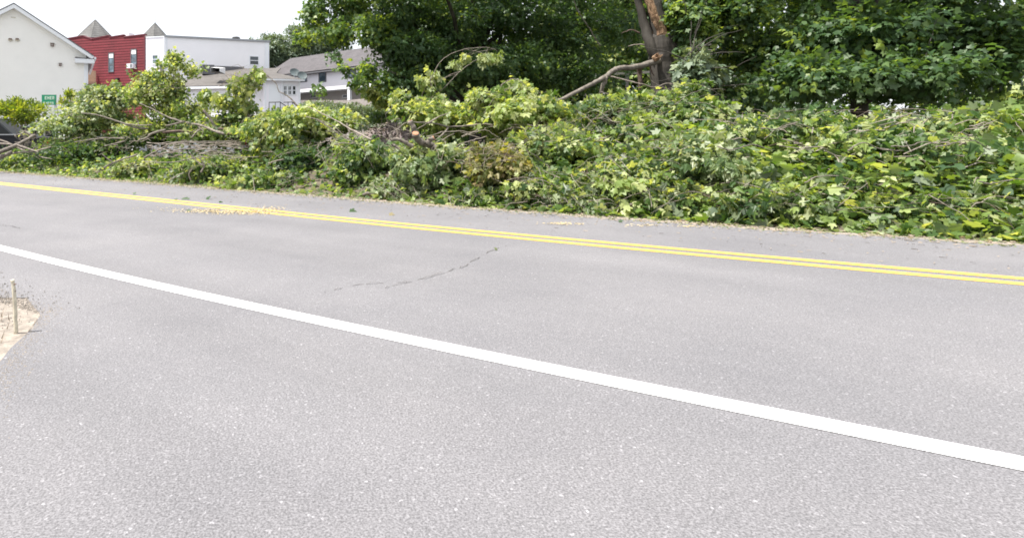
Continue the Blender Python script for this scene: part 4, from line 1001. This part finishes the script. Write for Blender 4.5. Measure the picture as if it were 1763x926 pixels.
bough("short leafy bough filling the left end of the heap beside the grey log", 40, 278, 10.4, 60, 14, 1.0, 260, 'leaf', .14, (.5,.25), nparts=80)
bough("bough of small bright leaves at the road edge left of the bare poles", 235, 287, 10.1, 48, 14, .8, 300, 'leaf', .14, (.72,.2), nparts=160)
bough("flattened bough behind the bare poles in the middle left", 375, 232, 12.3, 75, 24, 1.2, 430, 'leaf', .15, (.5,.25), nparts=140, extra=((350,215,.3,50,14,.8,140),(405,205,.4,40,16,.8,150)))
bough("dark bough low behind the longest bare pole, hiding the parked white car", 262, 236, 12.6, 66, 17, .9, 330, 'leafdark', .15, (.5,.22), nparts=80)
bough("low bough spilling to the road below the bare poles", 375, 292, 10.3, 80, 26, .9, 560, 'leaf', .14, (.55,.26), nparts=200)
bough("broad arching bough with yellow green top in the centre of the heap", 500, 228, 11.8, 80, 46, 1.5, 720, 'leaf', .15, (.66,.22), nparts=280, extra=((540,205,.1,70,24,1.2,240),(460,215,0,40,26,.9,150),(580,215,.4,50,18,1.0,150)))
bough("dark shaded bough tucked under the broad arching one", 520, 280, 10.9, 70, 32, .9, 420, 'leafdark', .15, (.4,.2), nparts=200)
bough("leafy bough lying along the road edge below the shaded hollow", 480, 315, 9.95, 88, 16, .6, 360, 'leaf', .14, (.5,.25), nparts=240)
bough("deep green bough with broad flat leaves just left of the cut stubs", 625, 275, 10.7, 58, 44, 1.0, 430, 'leaf', .17, (.42,.2), droop=.7, nparts=290, extra=((600,300,-.2,40,26,.7,130),))
bough("bough of upturned pale leaves in front of the orange cut stub", 735, 280, 10.6, 66, 40, 1.0, 430, 'leafpale', .16, (.5,.22), nparts=280)
bough("bright green bough behind the cut stubs under the lime sprigs", 745, 195, 13.2, 60, 28, 1.2, 340, 'leaf', .16, (.75,.2), nparts=200, extra=((780,215,-.2,50,20,1.0,180),(700,190,.2,30,16,.7,80),(690,150+22,.4,26,14,.6,50)))
bough("wilting bough with brown and yellow leaves in the middle right", 852, 286, 10.3, 58, 42, .9, 400, 'leafbrown', .14, (.42,.30), nparts=280, twigs=16)
bough("low bough at the road edge in front of the pale leaved one", 700, 328, 10.0, 85, 18, .6, 330, 'leafpale', .15, (.45,.25), nparts=240)
bough("high mound of light green leaves right of centre, its tip against the dark maple", 880, 195, 12.8, 80, 40, 1.4, 560, 'leaf', .16, (.72,.22), nparts=280, extra=((890,160,0,36,14,.8,90),(830,170,0,26,12,.6,60),(940,205,0,50,28,1.0,190)))
bough("bough tangled with thin bare twigs below the broken limb", 950, 255, 11.7, 75, 42, 1.2, 520, 'leaf', .155, (.6,.25), nparts=280, twigs=26)
bough("bough of mixed pale and green leaves left of the right hand road edge", 940, 318, 10.2, 80, 34, .8, 400, 'leaf', .15, (.55,.27), nparts=280)
bough("large green bough below the broken trunk", 1075, 225, 13.0, 80, 46, 1.4, 560, 'leaf', .155, (.52,.24), nparts=280, twigs=20, extra=((1040,190,.2,40,24,.9,130),(1100,180,.4,60,20,1.0,150)))
bough("bough with a pale yellow leaf cluster near the right of the road edge", 1080, 308, 10.6, 90, 46, 1.0, 620, 'leaf', .16, (.55,.27), nparts=290, twigs=16)
bough("dim green bough at the foot of the sapling on the right", 1180, 200, 13.2, 50, 44, 1.2, 380, 'leaf', .155, (.5,.25), nparts=240, extra=((1190,160,.2,26,14,.6,60),))
bough("bough with scattered pale leaves at the right of the heap", 1185, 282, 11.1, 70, 54, 1.2, 560, 'leafpale', .16, (.42,.25), nparts=280, twigs=14)
bough("low bough at the road edge right of the yellow leaf cluster", 1160, 345, 10.0, 85, 24, .6, 420, 'leaf', .16, (.5,.28), nparts=280)
bough("low bough at the road edge in front of the wilting one", 860, 346, 9.9, 90, 14, .5, 240, 'leaf', .15, (.45,.25), nparts=240)
bough("low bough of litter pale leaves at the road edge below the tangled twigs", 1010, 350, 9.95, 90, 18, .6, 400, 'leafpale', .15, (.5,.27), nparts=240)
bough("green mound continuing the heap just beyond the pale scattered leaves", 1300, 250, 12.3, 80, 60, 1.4, 560, 'leaf', .16, (.5,.24), nparts=200)
bough("green bough at the road edge beyond the right hand trunk", 1310, 345, 10.3, 100, 40, .9, 620, 'leaf', .16, (.5,.26), nparts=200)
bough("leafy mound at the right under the roadside maple", 1450, 260, 12.6, 110, 74, 1.5, 750, 'leaf', .16, (.5,.24), nparts=160)
bough("low bough at the road edge under the roadside maple", 1480, 355, 10.5, 120, 46, .9, 700, 'leaf', .16, (.48,.26), nparts=160)
bough("last mound of the heap at the right margin", 1650, 270, 13.2, 150, 90, 1.6, 900, 'leaf', .16, (.5,.24), nparts=120)
bough("last low bough at the road edge by the right margin", 1670, 372, 10.8, 150, 52, 1.0, 850, 'leaf', .16, (.48,.26), nparts=120)

# arching shoots with their own leaf clusters, top middle
def shoot(label, path, z, clusters, r0=.012, leafm='leaf', tone=(.8,.15)):
    q = spline([P(x,y,z) for x,y in path], 6, .006); b = MB(); b.tube(q, [r0*(1-.6*i/(len(q)-1)) for i in range(len(q))], 6)
    o = b.build("arching_shoot", M['twig']); recentre(o); tag(o, label, "shoot", "arching shoots rising from the heap")
    for (x,y,rx,ry,n) in clusters:
        p, d = ellip(P(x,y,z), (rx*z/1000,.15,ry*z/1000), n, .8, .2); L = sprays(p, d, 5, .22, .155, .9, .5, tone=tone); leaf_objects(L, leafm, o)
        t = MB()
        for i in range(max(2,n//3)): 
            a = q[R.randrange(len(q)//2, len(q))] ; e = Vector(p[i % len(p)].tolist())
            if (a-e).length < .8: t.tube([a, a.lerp(e,.5)+Vector((0,0,.03)), e], [.006,.005,.003], 4)
        if t.v: t.build("twig", M['twig'], o)
shoot("long arching shoot with a row of bright leaves against the dark maple crown", [(740,165),(748,125),(760,105),(778,93),(800,85),(830,82),(848,84),(856,88)], 15.2, [(838,96,26,7,12),(800,98,14,5,6),(785,107,9,4,4),(860,94,5,4,3)])
shoot("straight shoot with brown dead leaf cluster crossing below the long arching one", [(735,182),(750,165),(773,143),(790,125),(812,108),(822,102)], 15.0, [(749,127,12,7,6),(758,138,6,4,3)])
shoot("short leafy shoot left of the long arching one", [(720,190),(728,160),(738,140),(745,128)], 14.8, [(728,138,16,7,8),(742,155,10,6,6),(755,165,8,5,4)])
shoot("hooked dark tipped shoot at the top of the light green mound", [(862,150),(866,144),(880,137),(893,138),(898,142),(905,150)], 12.9, [(820,163,12,7,6),(848,164,10,5,5),(895,150,16,6,6)])
shoot("dark curved shoot rising past the three narrow windows", [(520,192),(508,178),(494,165),(481,158),(476,146),(468,136),(456,127)], 15.8, [(447,128,6,5,3),(458,200,6,8,4)], .022, 'leaf')
bpy.data.objects[-1] if False else None

# ------------------------------------------------------------------ bare limbs, poles and stubs
def limb(label, path, z, r0, r1, m='limb', subs=(), cut=False, name="fallen_branch", jit=.005, n=8, grp="bare cut branches lying on the heap"):
    zz = z if hasattr(z, '__len__') else [z]*len(path)
    q = spline([P(x,y,k) for (x,y),k in zip(path, zz)], 5, jit); k = len(q); zm = sum(zz)/len(zz)
    rad = [(r0+(r1-r0)*i/(k-1))*(.82 if cut else .64)*zm/1000*(1+.12*math.sin(i*1.7)) for i in range(k)]
    b = MB(); b.tube(q, rad, n, wob=.14); o = b.build(name, M[m], smooth=True); recentre(o); tag(o, label, "branch", grp)
    if cut:
        d = (q[0]-q[1]).normalized(); c = MB(); c.tube([q[0]-d*.004, q[0]+d*.012], [rad[0]*1.0, rad[0]*.96], 14); c.build("cut_face", M['cut'], o)
    for (p2, ra, rb) in subs:
        b = MB(); qq = spline([P(x,y,zm-.03*i) for i,(x,y) in enumerate(p2)], 4, jit*.6); b.tube(qq, [(ra+(rb-ra)*i/(len(qq)-1))*zm/1000 for i in range(len(qq))], 6, wob=.1); b.build("twig", M[m], o)
    return o
limb("thick grey log rising from the left edge of the photo", [(-60,292),(-25,272),(0,262),(24,252),(44,242),(60,233)], [18.5,19,19.5,20,20.3,20.6], 6.8, 4.2, 'limb')
limb("brown second log under the thick grey one at the left edge", [(-40,292),(-10,276),(8,268),(20,262)], 19.6, 7.5, 4.5, 'limb')
limb("pale thin pole crossing behind the thick log at the left edge", [(-30,231),(0,241),(18,248),(35,257),(48,262)], 20.8, 2.6, 1.6, 'twig', subs=(([(-10,247),(12,248),(22,249)],2.2,1.4),))
limb("pale pole lying level just right of the thick log", [(0,270),(30,263),(60,260),(88,253)], 20.0, 2.4, 1.8, 'twig', subs=(([(30,250),(48,256),(66,262)],2,1.2),([(58,262),(70,270),(90,274)],1.2,.7)))
limb("bleached splintered branch end above the thick log", [(62,236),(50,232),(42,229),(32,232),(25,235)], 20.9, 2.8, 1.2, 'twig', subs=(([(52,232),(42,226),(36,227)],2,1),))
limb("long thin brown branch crossing the pale bough", [(140,195),(165,198),(190,205),(210,212),(235,220),(255,222)], 18.2, 1.6, 2.6, 'limb', subs=(([(234,202),(238,212),(240,218)],1,.6),([(212,213),(240,216),(262,215)],1.6,1)))
limb("level branch across the shadow under the pale bough", [(128,245),(160,240),(190,238),(215,239)], 17.9, 1.3, 2.0, 'limb', subs=(([(215,243),(198,247),(180,252)],1.6,1),))
limb("long bare pole slanting down towards the dark fork", [(240,178),(262,188),(290,202),(320,211),(345,216),(370,226),(388,231)], [18.6,18.4,18.2,17.8,17.4,17,16.8], 1.2, 4.0, 'limb', subs=(([(318,209),(300,214),(285,217)],2,1.4),([(350,190),(362,205),(372,224)],2.4,1.8),([(262,180),(268,190),(262,200)],.9,.5)))
limb("dark log lying level under the tall upright bough", [(280,228),(310,226),(340,228),(370,229)], 17.6, 4.0, 3.2, 'darktwig')
limb("dark level branch right of the dark fork", [(375,222),(400,223),(430,222),(455,221)], 17.3, 3.2, 1.6, 'darktwig', subs=(([(382,231),(400,230),(416,229)],2.8,1.6),))
limb("short dark curved branch beside the pale car", [(238,242),(252,238),(262,230),(285,224)], 17.4, 2.6, 3.4, 'limb')
limb("grey pole resting low at the left of the bare poles", [(178,290),(192,282),(205,276),(220,272),(236,266)], 15.8, 2.6, 2.0, 'limb', subs=(([(195,281),(185,273),(176,266)],1.3,.8),))
limb("longest bare grey pole sweeping level across the middle left", [(248,272),(265,263),(283,253),(300,246),(330,245),(365,244),(400,243)], [15.4,15.4,15.5,15.6,15.8,16,16.2], 2.8, 1.4, 'limb')
limb("pole just below the longest bare grey one", [(305,258),(330,256),(355,251),(378,249)], 15.4, 1.8, 1.2, 'limb', subs=(([(330,262),(350,257),(368,259)],1.4,.9),))
limb("thin level rod below the bare poles", [(250,278),(280,280),(310,278),(340,270),(360,272)], 14.6, .9, 1.4, 'twig')
limb("pale forked branch standing over the low bough", [(326,262),(334,273),(346,283),(352,285),(346,297)], 14.4, 1.2, 2.6, 'twig', subs=(([(352,285),(347,276),(340,272)],1.3,.7),([(328,310),(325,300),(330,292)],1.2,.8)))
limb("light stick at the road edge below the bare poles", [(290,312),(302,304),(316,297)], 13.6, 1.6, 1.2, 'twig')
limb("looped pale branch end above the bare poles", [(330,238),(338,228),(345,222),(342,219)], 16.4, 2.2, 1.6, 'twig', subs=(([(343,220),(350,226),(348,232)],.9,.5),))
limb("thin rod level at the right of the bare poles", [(392,274),(420,271),(446,270)], 13.8, 1.2, .8, 'twig')
limb("short cut stick on the low bough at centre left", [(462,282),(475,277),(489,275)], 12.9, 1.9, 1.6, 'twig')
limb("long pale branch sloping over the centre mound", [(530,184),(553,195),(575,206),(600,220),(622,232),(640,241)], [14.2,13.9,13.6,13.2,12.9,12.6], 1.1, 2.6, 'twig', subs=(([(597,213),(602,228),(607,244)],2.0,1.3),([(545,205),(575,225),(600,244)],1.2,1.0),([(572,230),(585,240),(592,248)],1.0,.8)))
limb("second thin branch under the long pale one", [(525,201),(550,207),(575,218),(592,234),(608,245)], 13.0, .9, 1.4, 'twig')
limb("grey branch end lying level above the deep green bough", [(576,249),(592,247),(612,247)], 12.5, 2.0, 1.5, 'limb')
limb("thick stub with fresh orange cut face pointing up", [(714.5,230),(719,240),(728,247),(741,250),(752,256)], [11.4,11.5,11.6,11.7,11.7], 6.8, 6.8, 'limb', cut=True, name="cut_stub", n=14, jit=.004, grp="cut stubs in the middle of the heap")
limb("narrower cut stub standing behind the orange faced one", [(706,208.5),(712,221),(719,233),(726,243)], 11.9, 5.2, 5.8, 'limb', cut=True, name="cut_stub", n=12, jit=.004, grp="cut stubs in the middle of the heap")
limb("short cut stub right of the orange faced one", [(747,238),(740,241),(736,249)], 11.5, 5.2, 5.0, 'limb', cut=True, name="cut_stub", n=12, jit=.004, grp="cut stubs in the middle of the heap")
limb("grey stub with a torn tip left of the orange faced one", [(671,231),(674,240),(686,240),(698,246),(712,252)], 11.6, 3.8, 6.2, 'limb', name="cut_stub", subs=(([(676,248),(684,254),(690,258)],3,2.4),), grp="cut stubs in the middle of the heap")
limb("small pale snag between the chip heap and the stubs", [(688,212),(689,220),(690,227)], 13.0, 2.0, 2.4, 'limb')
limb("long level branch running right from the stubs", [(672,229),(686,222),(698,212),(720,211),(745,212),(772,218),(800,217),(830,214),(850,216)], 12.7, 1.2, 2.6, 'limb', subs=(([(736,213),(755,202),(772,195)],1.6,.9),([(828,215),(822,224),(812,229),(795,236)],1.6,1),([(772,220),(762,232),(750,241)],2.0,1.2)))
limb("thin fork above the long level branch", [(718,223),(735,212),(752,203),(768,197)], 12.8, 1.2, .8, 'twig')
limb("curved rod in front of the long level branch", [(735,236),(760,228),(790,226),(815,228),(835,224),(850,232),(862,240)], 12.2, 1.3, .9, 'twig')
limb("curved pale twig on the wilting bough", [(786,262),(787,253),(795,247),(815,241),(838,235)], 11.2, 1.0, 1.3, 'twig')
limb("short hooked twig at the top of the wilting bough", [(848,283),(850,275),(856,271),(870,267)], 10.9, .9, 1.2, 'twig')
limb("pale branch sweeping down over the tangled bough", [(1008,204),(1018,210),(1028,220),(1036,230),(1043,242),(1045,250)], 12.6, .9, 1.9, 'twig', subs=(([(1023,206),(1034,212),(1041,217)],1,.7),))
limb("thin branch crossing level in the tangled bough", [(958,220),(985,226),(1005,231),(1020,234),(1035,240)], 12.0, 1.0, 1.4, 'twig')
limb("level grey rod in the middle of the tangled bough", [(973,250),(995,248),(1015,247),(1028,244)], 11.8, .9, 1.1, 'twig')
limb("forked bare branch low in the tangled bough", [(1044,269),(1025,270),(1000,268),(980,262),(962,257)], 11.6, 1.5, 1.0, 'limb', subs=(([(985,264),(990,254),(998,248)],.9,.6),([(1000,268),(985,275),(975,284)],1.0,.6),([(975,259),(965,252),(955,250)],1,.5)))
limb("twisted branch over the low right boughs", [(915,284),(935,288),(960,292),(1000,290),(1020,284),(1035,278),(1058,279)], 11.0, 1.8, 1.0, 'twig')
limb("long branch slanting right below the broken trunk", [(1066,191),(1080,204),(1096,220),(1110,234),(1126,247),(1140,256)], 12.6, 1.7, 1.2, 'limb', subs=(([(1078,200),(1082,218),(1080,232)],1.2,.6),))
limb("thin curved branch below the hanging limb", [(1035,158),(1060,168),(1085,174),(1105,180),(1128,187)], 13.2, .9, 1.3, 'twig')
limb("looping vine like shoot in front of the broken trunk", [(1115,130),(1125,142),(1145,152),(1165,160)], 13.6, .7, .9, 'twig', subs=(([(1132,152),(1142,145),(1155,144),(1168,152),(1171,158)],.9,.6),([(1150,144),(1166,149),(1172,160)],.7,.5)))
limb("pale twisted shoot at the right edge beside the sapling", [(1170,176),(1175,184),(1168,192),(1158,196)], 13.2, .9, .6, 'twig')
limb("thin bare branch hanging across the maple crown", [(985,-10),(995,20),(1012,45),(1022,62),(1034,80)], 18.0, 1.2, 1.6, 'limb')
limb("forked twig resting on the lower right boughs", [(1057,292),(1048,300),(1048,312),(1058,330),(1064,338)], 10.6, 1.1, .8, 'limb', subs=(([(1048,308),(1030,311),(1012,315),(995,322)],1.6,.8),([(1048,312),(1070,314),(1085,313)],.9,.6)))
limb("pair of grey rods at the lower right road edge", [(1095,343),(1120,342),(1150,343)], 10.0, .9, .7, 'twig', subs=(([(1105,346),(1130,344),(1148,345)],.7,.5),))
limb("short branch at the right of the yellow leaf cluster", [(1100,309),(1112,305),(1122,298)], 10.7, 1.2, .8, 'limb')
limb("crooked pale branch by the right edge of the heap", [(1165,318),(1178,306),(1190,297),(1205,288)], 10.6, 1.1, 1.5, 'twig', subs=(([(1160,302),(1175,300),(1188,297)],1,.6),([(1190,297),(1200,302),(1212,306)],.9,.6)))
for i in range(7):
    x = 1235+i*75; y = R.uniform(200,330); zz = zD(x, 12.2)+.2*i*.2
    limb(["bare pole on the heap right of the trunk, leftmost", "thin dark pole on the right hand mound", "pale pole over the right hand mound", "bare crooked pole under the roadside maple", "short grey pole at the foot of the roadside maple", "thin pole on the last mound", "slanting pole by the right margin"][i], [(x,y),(x+25,y-R.uniform(-6,14)),(x+60,y-R.uniform(0,18)),(x+95,y-R.uniform(-8,10))], zz-1.9, 1.8, 1.0, 'limb')

# stack of dead thin sticks between the poles (left of centre)
st = MB()
for i in range(70):
    x = R.uniform(250,400); y = R.uniform(244,272); l = R.uniform(15,60); a = R.uniform(-.28,.28); z = 15.6+R.uniform(-.5,.7)
    st.tube([P(x,y,z), P(x+l*.5,y+a*l*.5+R.uniform(-2,2),z), P(x+l,y+a*l,z)], [.009,.008,.004], 4)
o = st.build("stick_bundle", M['twig'], kind='stuff'); recentre(o); tag(o, "pale thin sticks strewn level among the bare poles", "sticks")
st = MB()
for i in range(500):
    px_ = R.uniform(20,1700); D = R.uniform(10.2,12.0); z = zD(px_, D)+.2; h = EYE-.001*z*0
    base_ = P(px_, 237, z); base_.z = bankh(0,D)+R.uniform(.15,.75); l = R.uniform(.2,.6); a = R.uniform(0,6.28); d = Vector((math.cos(a),math.sin(a)*.5,R.uniform(-.4,.5)))*l
    st.tube([base_-d*.5, base_+Vector((0,0,R.uniform(-.04,.06))), base_+d*.5], [.008,.007,.003], 4)
o = st.build("brushwood", M['twig'], kind='stuff'); recentre(o); tag(o, "fine bare brushwood sticking out between the boughs all along the heap", "brushwood")

# ------------------------------------------------------------------ ground cover of torn leaves, litter, chips
def carpet(name, label, n, D0, D1, h0, h1, leafm, leaf, s0=-9, s1=30, tmpl=FAR, flat=.5, tone=(.5,.25), power=1.0):
    s = rng.uniform(s0, s1, n); D = D0+(D1-D0)*rng.random(n)**power
    pos = np.array([tuple(RD(a, b)) for a, b in zip(s, D)]); bh = np.array([bankh(a,b) if b > 9.35 else 0 for a,b in zip(s,D)])
    pos[:,2] = .02+bh + h0 + rng.random(n)**1.5*(h1)*np.clip((D-9.3)/1.2+.15, .05, 1)
    nv = np.tile([0,0,1.0],(n,1))+rng.normal(0,flat,(n,3)); tip = rng.normal(0,1,(n,3)); tip[:,2] *= .35
    L = (pos, nv, tip, leaf*rng.uniform(.5,1.2,n), np.clip(rng.normal(tone[0],tone[1],n),0,1))
    o = leafmesh(name, tmpl, L, M[leafm], None); recentre(o); return tag(o, label, "leaf litter")
carpet("torn_leaves", "torn green maple leaves carpeting the bank between the boughs", 10000, 9.3, 13.5, 0, .2, 'leaf', .14, flat=.6)
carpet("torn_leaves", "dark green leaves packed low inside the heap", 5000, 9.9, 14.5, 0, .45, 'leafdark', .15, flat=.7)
carpet("torn_leaves", "torn green leaves thick on the bank at the right hand end of the heap", 9000, 9.3, 12.0, 0, .4, 'leaf', .16, s0=-10, s1=5, flat=.7, tmpl=NEAR)
carpet("leaf_litter", "pale shredded leaves strewn along the road edge in front of the heap", 6500, 8.85, 9.8, 0, .04, 'leafflat', .06, flat=.28, s0=-9, s1=32, tmpl=LANCE)
carpet("leaf_litter", "flat whole leaves lying at the foot of the heap", 1700, 9.22, 9.9, 0, .06, 'leafpale', .12, flat=.3, tmpl=FAR)
def bits(name, label, m, n, fn, l0, l1, w_, category="debris"):
    b = MB()
    for _ in range(n):
        p = fn(); a = R.uniform(0,6.28); l = R.uniform(l0,l1)/2; t = Vector((math.cos(a),math.sin(a),0))*l; s = Vector((-math.sin(a),math.cos(a),0))*w_*R.uniform(.5,1.2)/2; up = Vector((0,0,R.uniform(.001,.006)))
        b.add([p-t-s, p+t-s*.6, p+t+s*.6+up, p-t+s+up],[(0,1,2,3)])
    o = b.build(name, M[m], kind='stuff'); recentre(o); return tag(o, label, category)
bits("debris_strip", "tan dry stems and bark crumbs along the asphalt edge", 'dry', 3200, lambda: RD(R.uniform(-9,32), 9.05+R.gauss(0,.26), .018), .015, .09, .010)
bits("debris_strip", "brown crumbs of bark and soil at the foot of the heap", 'chip', 3800, lambda: RD(R.uniform(-9,32), 9.12+R.gauss(0,.25), .018), .012, .06, .018)
def saw():
    t = R.gauss(0,1); x = 388+t*48; y = 366.5+ (x-388)*.03 + R.gauss(0,2.3)
    if R.random() < .2: x = R.gauss(462,16); y = 363+R.gauss(0,3)
    p = gp(x,y); p.z = .0225; return p
bits("sawdust_patch", "pale yellow sawdust spread below the double yellow line", 'sawdust', 2300, saw, .006, .035, .009)
def thin(): 
    s = R.uniform(-6,22); p = RD(s, R.uniform(7.1,9.0)**1.0, .0205); return p
bits("scattered_bits", "sparse straw coloured bits on the far lane", 'dry', 900, thin, .01, .06, .008)
def patch2():
    c = R.choice([(985,388),(1110,390),(1180,392),(960,387)]); p = gp(c[0]+R.gauss(0,14), c[1]+R.gauss(0,1.0)); p.z = .0215; return p
bits("sawdust_patch", "thin sawdust smear on the far lane at the right", 'sawdust', 320, patch2, .008, .04, .008)
# single leaves lying on the road
for i, (x, y, s_, lab) in enumerate(((602,364,.16,"single dark curled leaf on the asphalt just above the yellow line at centre"), (313,343,.22,"largest curled leaf on the far lane at the left"), (355,342,.18,"smaller leaf right of the largest curled one"), (300,344,.12,"small leaf left of the largest curled one"), (377,348,.10,"tiny leaf nearest the yellow line at the left"), (229,334,.12,"lone leaf furthest left on the far lane"), (670,370,.12,"pale leaf on the far lane right of centre"), (1065,382,.10,"small dark leaf on the far lane at the right"), (322,364,.10,"small leaf in the sawdust patch"), (852,431,.06,"tiny yellow leaf beside the crack in the near lane"))):
    p = gp(x,y+2); n_ = 1
    L = (np.array([[p.x,p.y,.03]]), np.array([[R.uniform(-.5,.5),-.7,.9]]), np.array([[1.0,R.uniform(-.4,.4),.25]]), np.array([s_*.7]), np.array([.3 if i != 6 else .9]))
    o = leafmesh("fallen_leaf", NEAR, L, M['leafflat' if i in (6,9) else 'leafdark'], None, kind=None, fold=.5, curl=.4); recentre(o); tag(o, lab, "leaf", "single leaves on the road")
# stub of dead stalk in the near verge
def stake():
    z = 3.55; p = P(24,0,z); p.z = 0; o = empty("dead_stalk", (p.x,p.y,0), "pale dry broken stalk standing in the near verge at lower left", "stalk")
    q = [Vector((p.x+.012,p.y,-.01)), Vector((p.x+.008,p.y,.12)), P(24.5,503,z), P(23,492,z), P(21.3,481.5,z)]
    b = MB(); b.tube(spline(q,4,.0008), [.0115]*6+[.011,.011,.0108,.0108,.0105,.0105,.010,.010,.0105,.011,.0105], 12, wob=.12); b.build("stem", M['stalk'], o, smooth=True)
    for (x,y,s_) in ((19,484,.006),(27,489,.007),(27,501,.005)):
        k = MB(); c = P(x,y,z-.005); k.tube([P(22.5,y+1,z), c], [.005,s_*.6], 6, wob=.3); k.tube([c+Vector((-s_*.5,0,-s_*.5)), c, c+Vector((s_*.3,0,s_*.6))], [.001,s_*.7,.001], 6); k.build("bud", M['brown'], o)
stake()
# loose grit over the verge and its crumbled edge
gr = MB()
for _ in range(5200):
    s_ = R.uniform(3.9,9); D = R.gauss(1.85,.17) if R.random() < .6 else R.uniform(.2,1.95)
    if D > 2.3 or (s_ < 4.5 and R.random() > (s_-3.8)): continue
    p = RD(s_, D, .016 if D > 1.8 else .008); q = R.uniform(.002,.007)*(1 if R.random() < .93 else 1.8); a = R.uniform(0,6.28)
    v = [p+Vector((q*math.cos(a+k*1.57)*R.uniform(.7,1.2), q*math.sin(a+k*1.57)*R.uniform(.7,1.2), -.004)) for k in range(4)]; t = p+Vector((0,0,q*.7)); gr.add(v+[t], [(0,1,4),(1,2,4),(2,3,4),(3,0,4)])
sg = MB()
for _ in range(4200):
    s_ = R.uniform(2.2,8); e_ = 1.93-1.5*min(1,max(0,(4.0-s_)/1.9)); D = e_+abs(R.gauss(0,.09))-.06; p = RD(s_, D, .0095); q = R.uniform(.002,.009); a = R.uniform(0,6.28)
    v = [p+Vector((q*math.cos(a+k*1.57)*R.uniform(.7,1.3), q*math.sin(a+k*1.57)*R.uniform(.7,1.3), -.003)) for k in range(4)]; sg.add(v+[p+Vector((0,0,q*.4))], [(0,1,4),(1,2,4),(2,3,4),(3,0,4)])
o = sg.build("spilled_sand", M['sand'], kind='stuff'); recentre(o); tag(o, "sandy dirt spilling over the broken inner edge of the asphalt", "sand")
o = gr.build("grit", M['grit'], kind='stuff'); recentre(o); tag(o, "loose grit strewn over the crumbled edge of the near asphalt", "grit")
# sparse tufts in the near verge
tp = MB()
for _ in range(1800):
    s = R.uniform(2.4,8); p = RD(s, R.uniform(.1,1.75-1.4*min(1,max(0,(4.0-s)/1.9))), .006)
    h = R.uniform(.02,.07); a = R.uniform(0,6.28); t = Vector((math.cos(a),math.sin(a),0))*.003; l = Vector((R.gauss(0,.02),R.gauss(0,.02),h)); tp.add([p-t,p+t,p+l],[(0,1,2)])
o = tp.build("dry_grass", M['dry'], kind='stuff'); recentre(o); tag(o, "sparse dry grass blades in the sandy near verge", "grass")
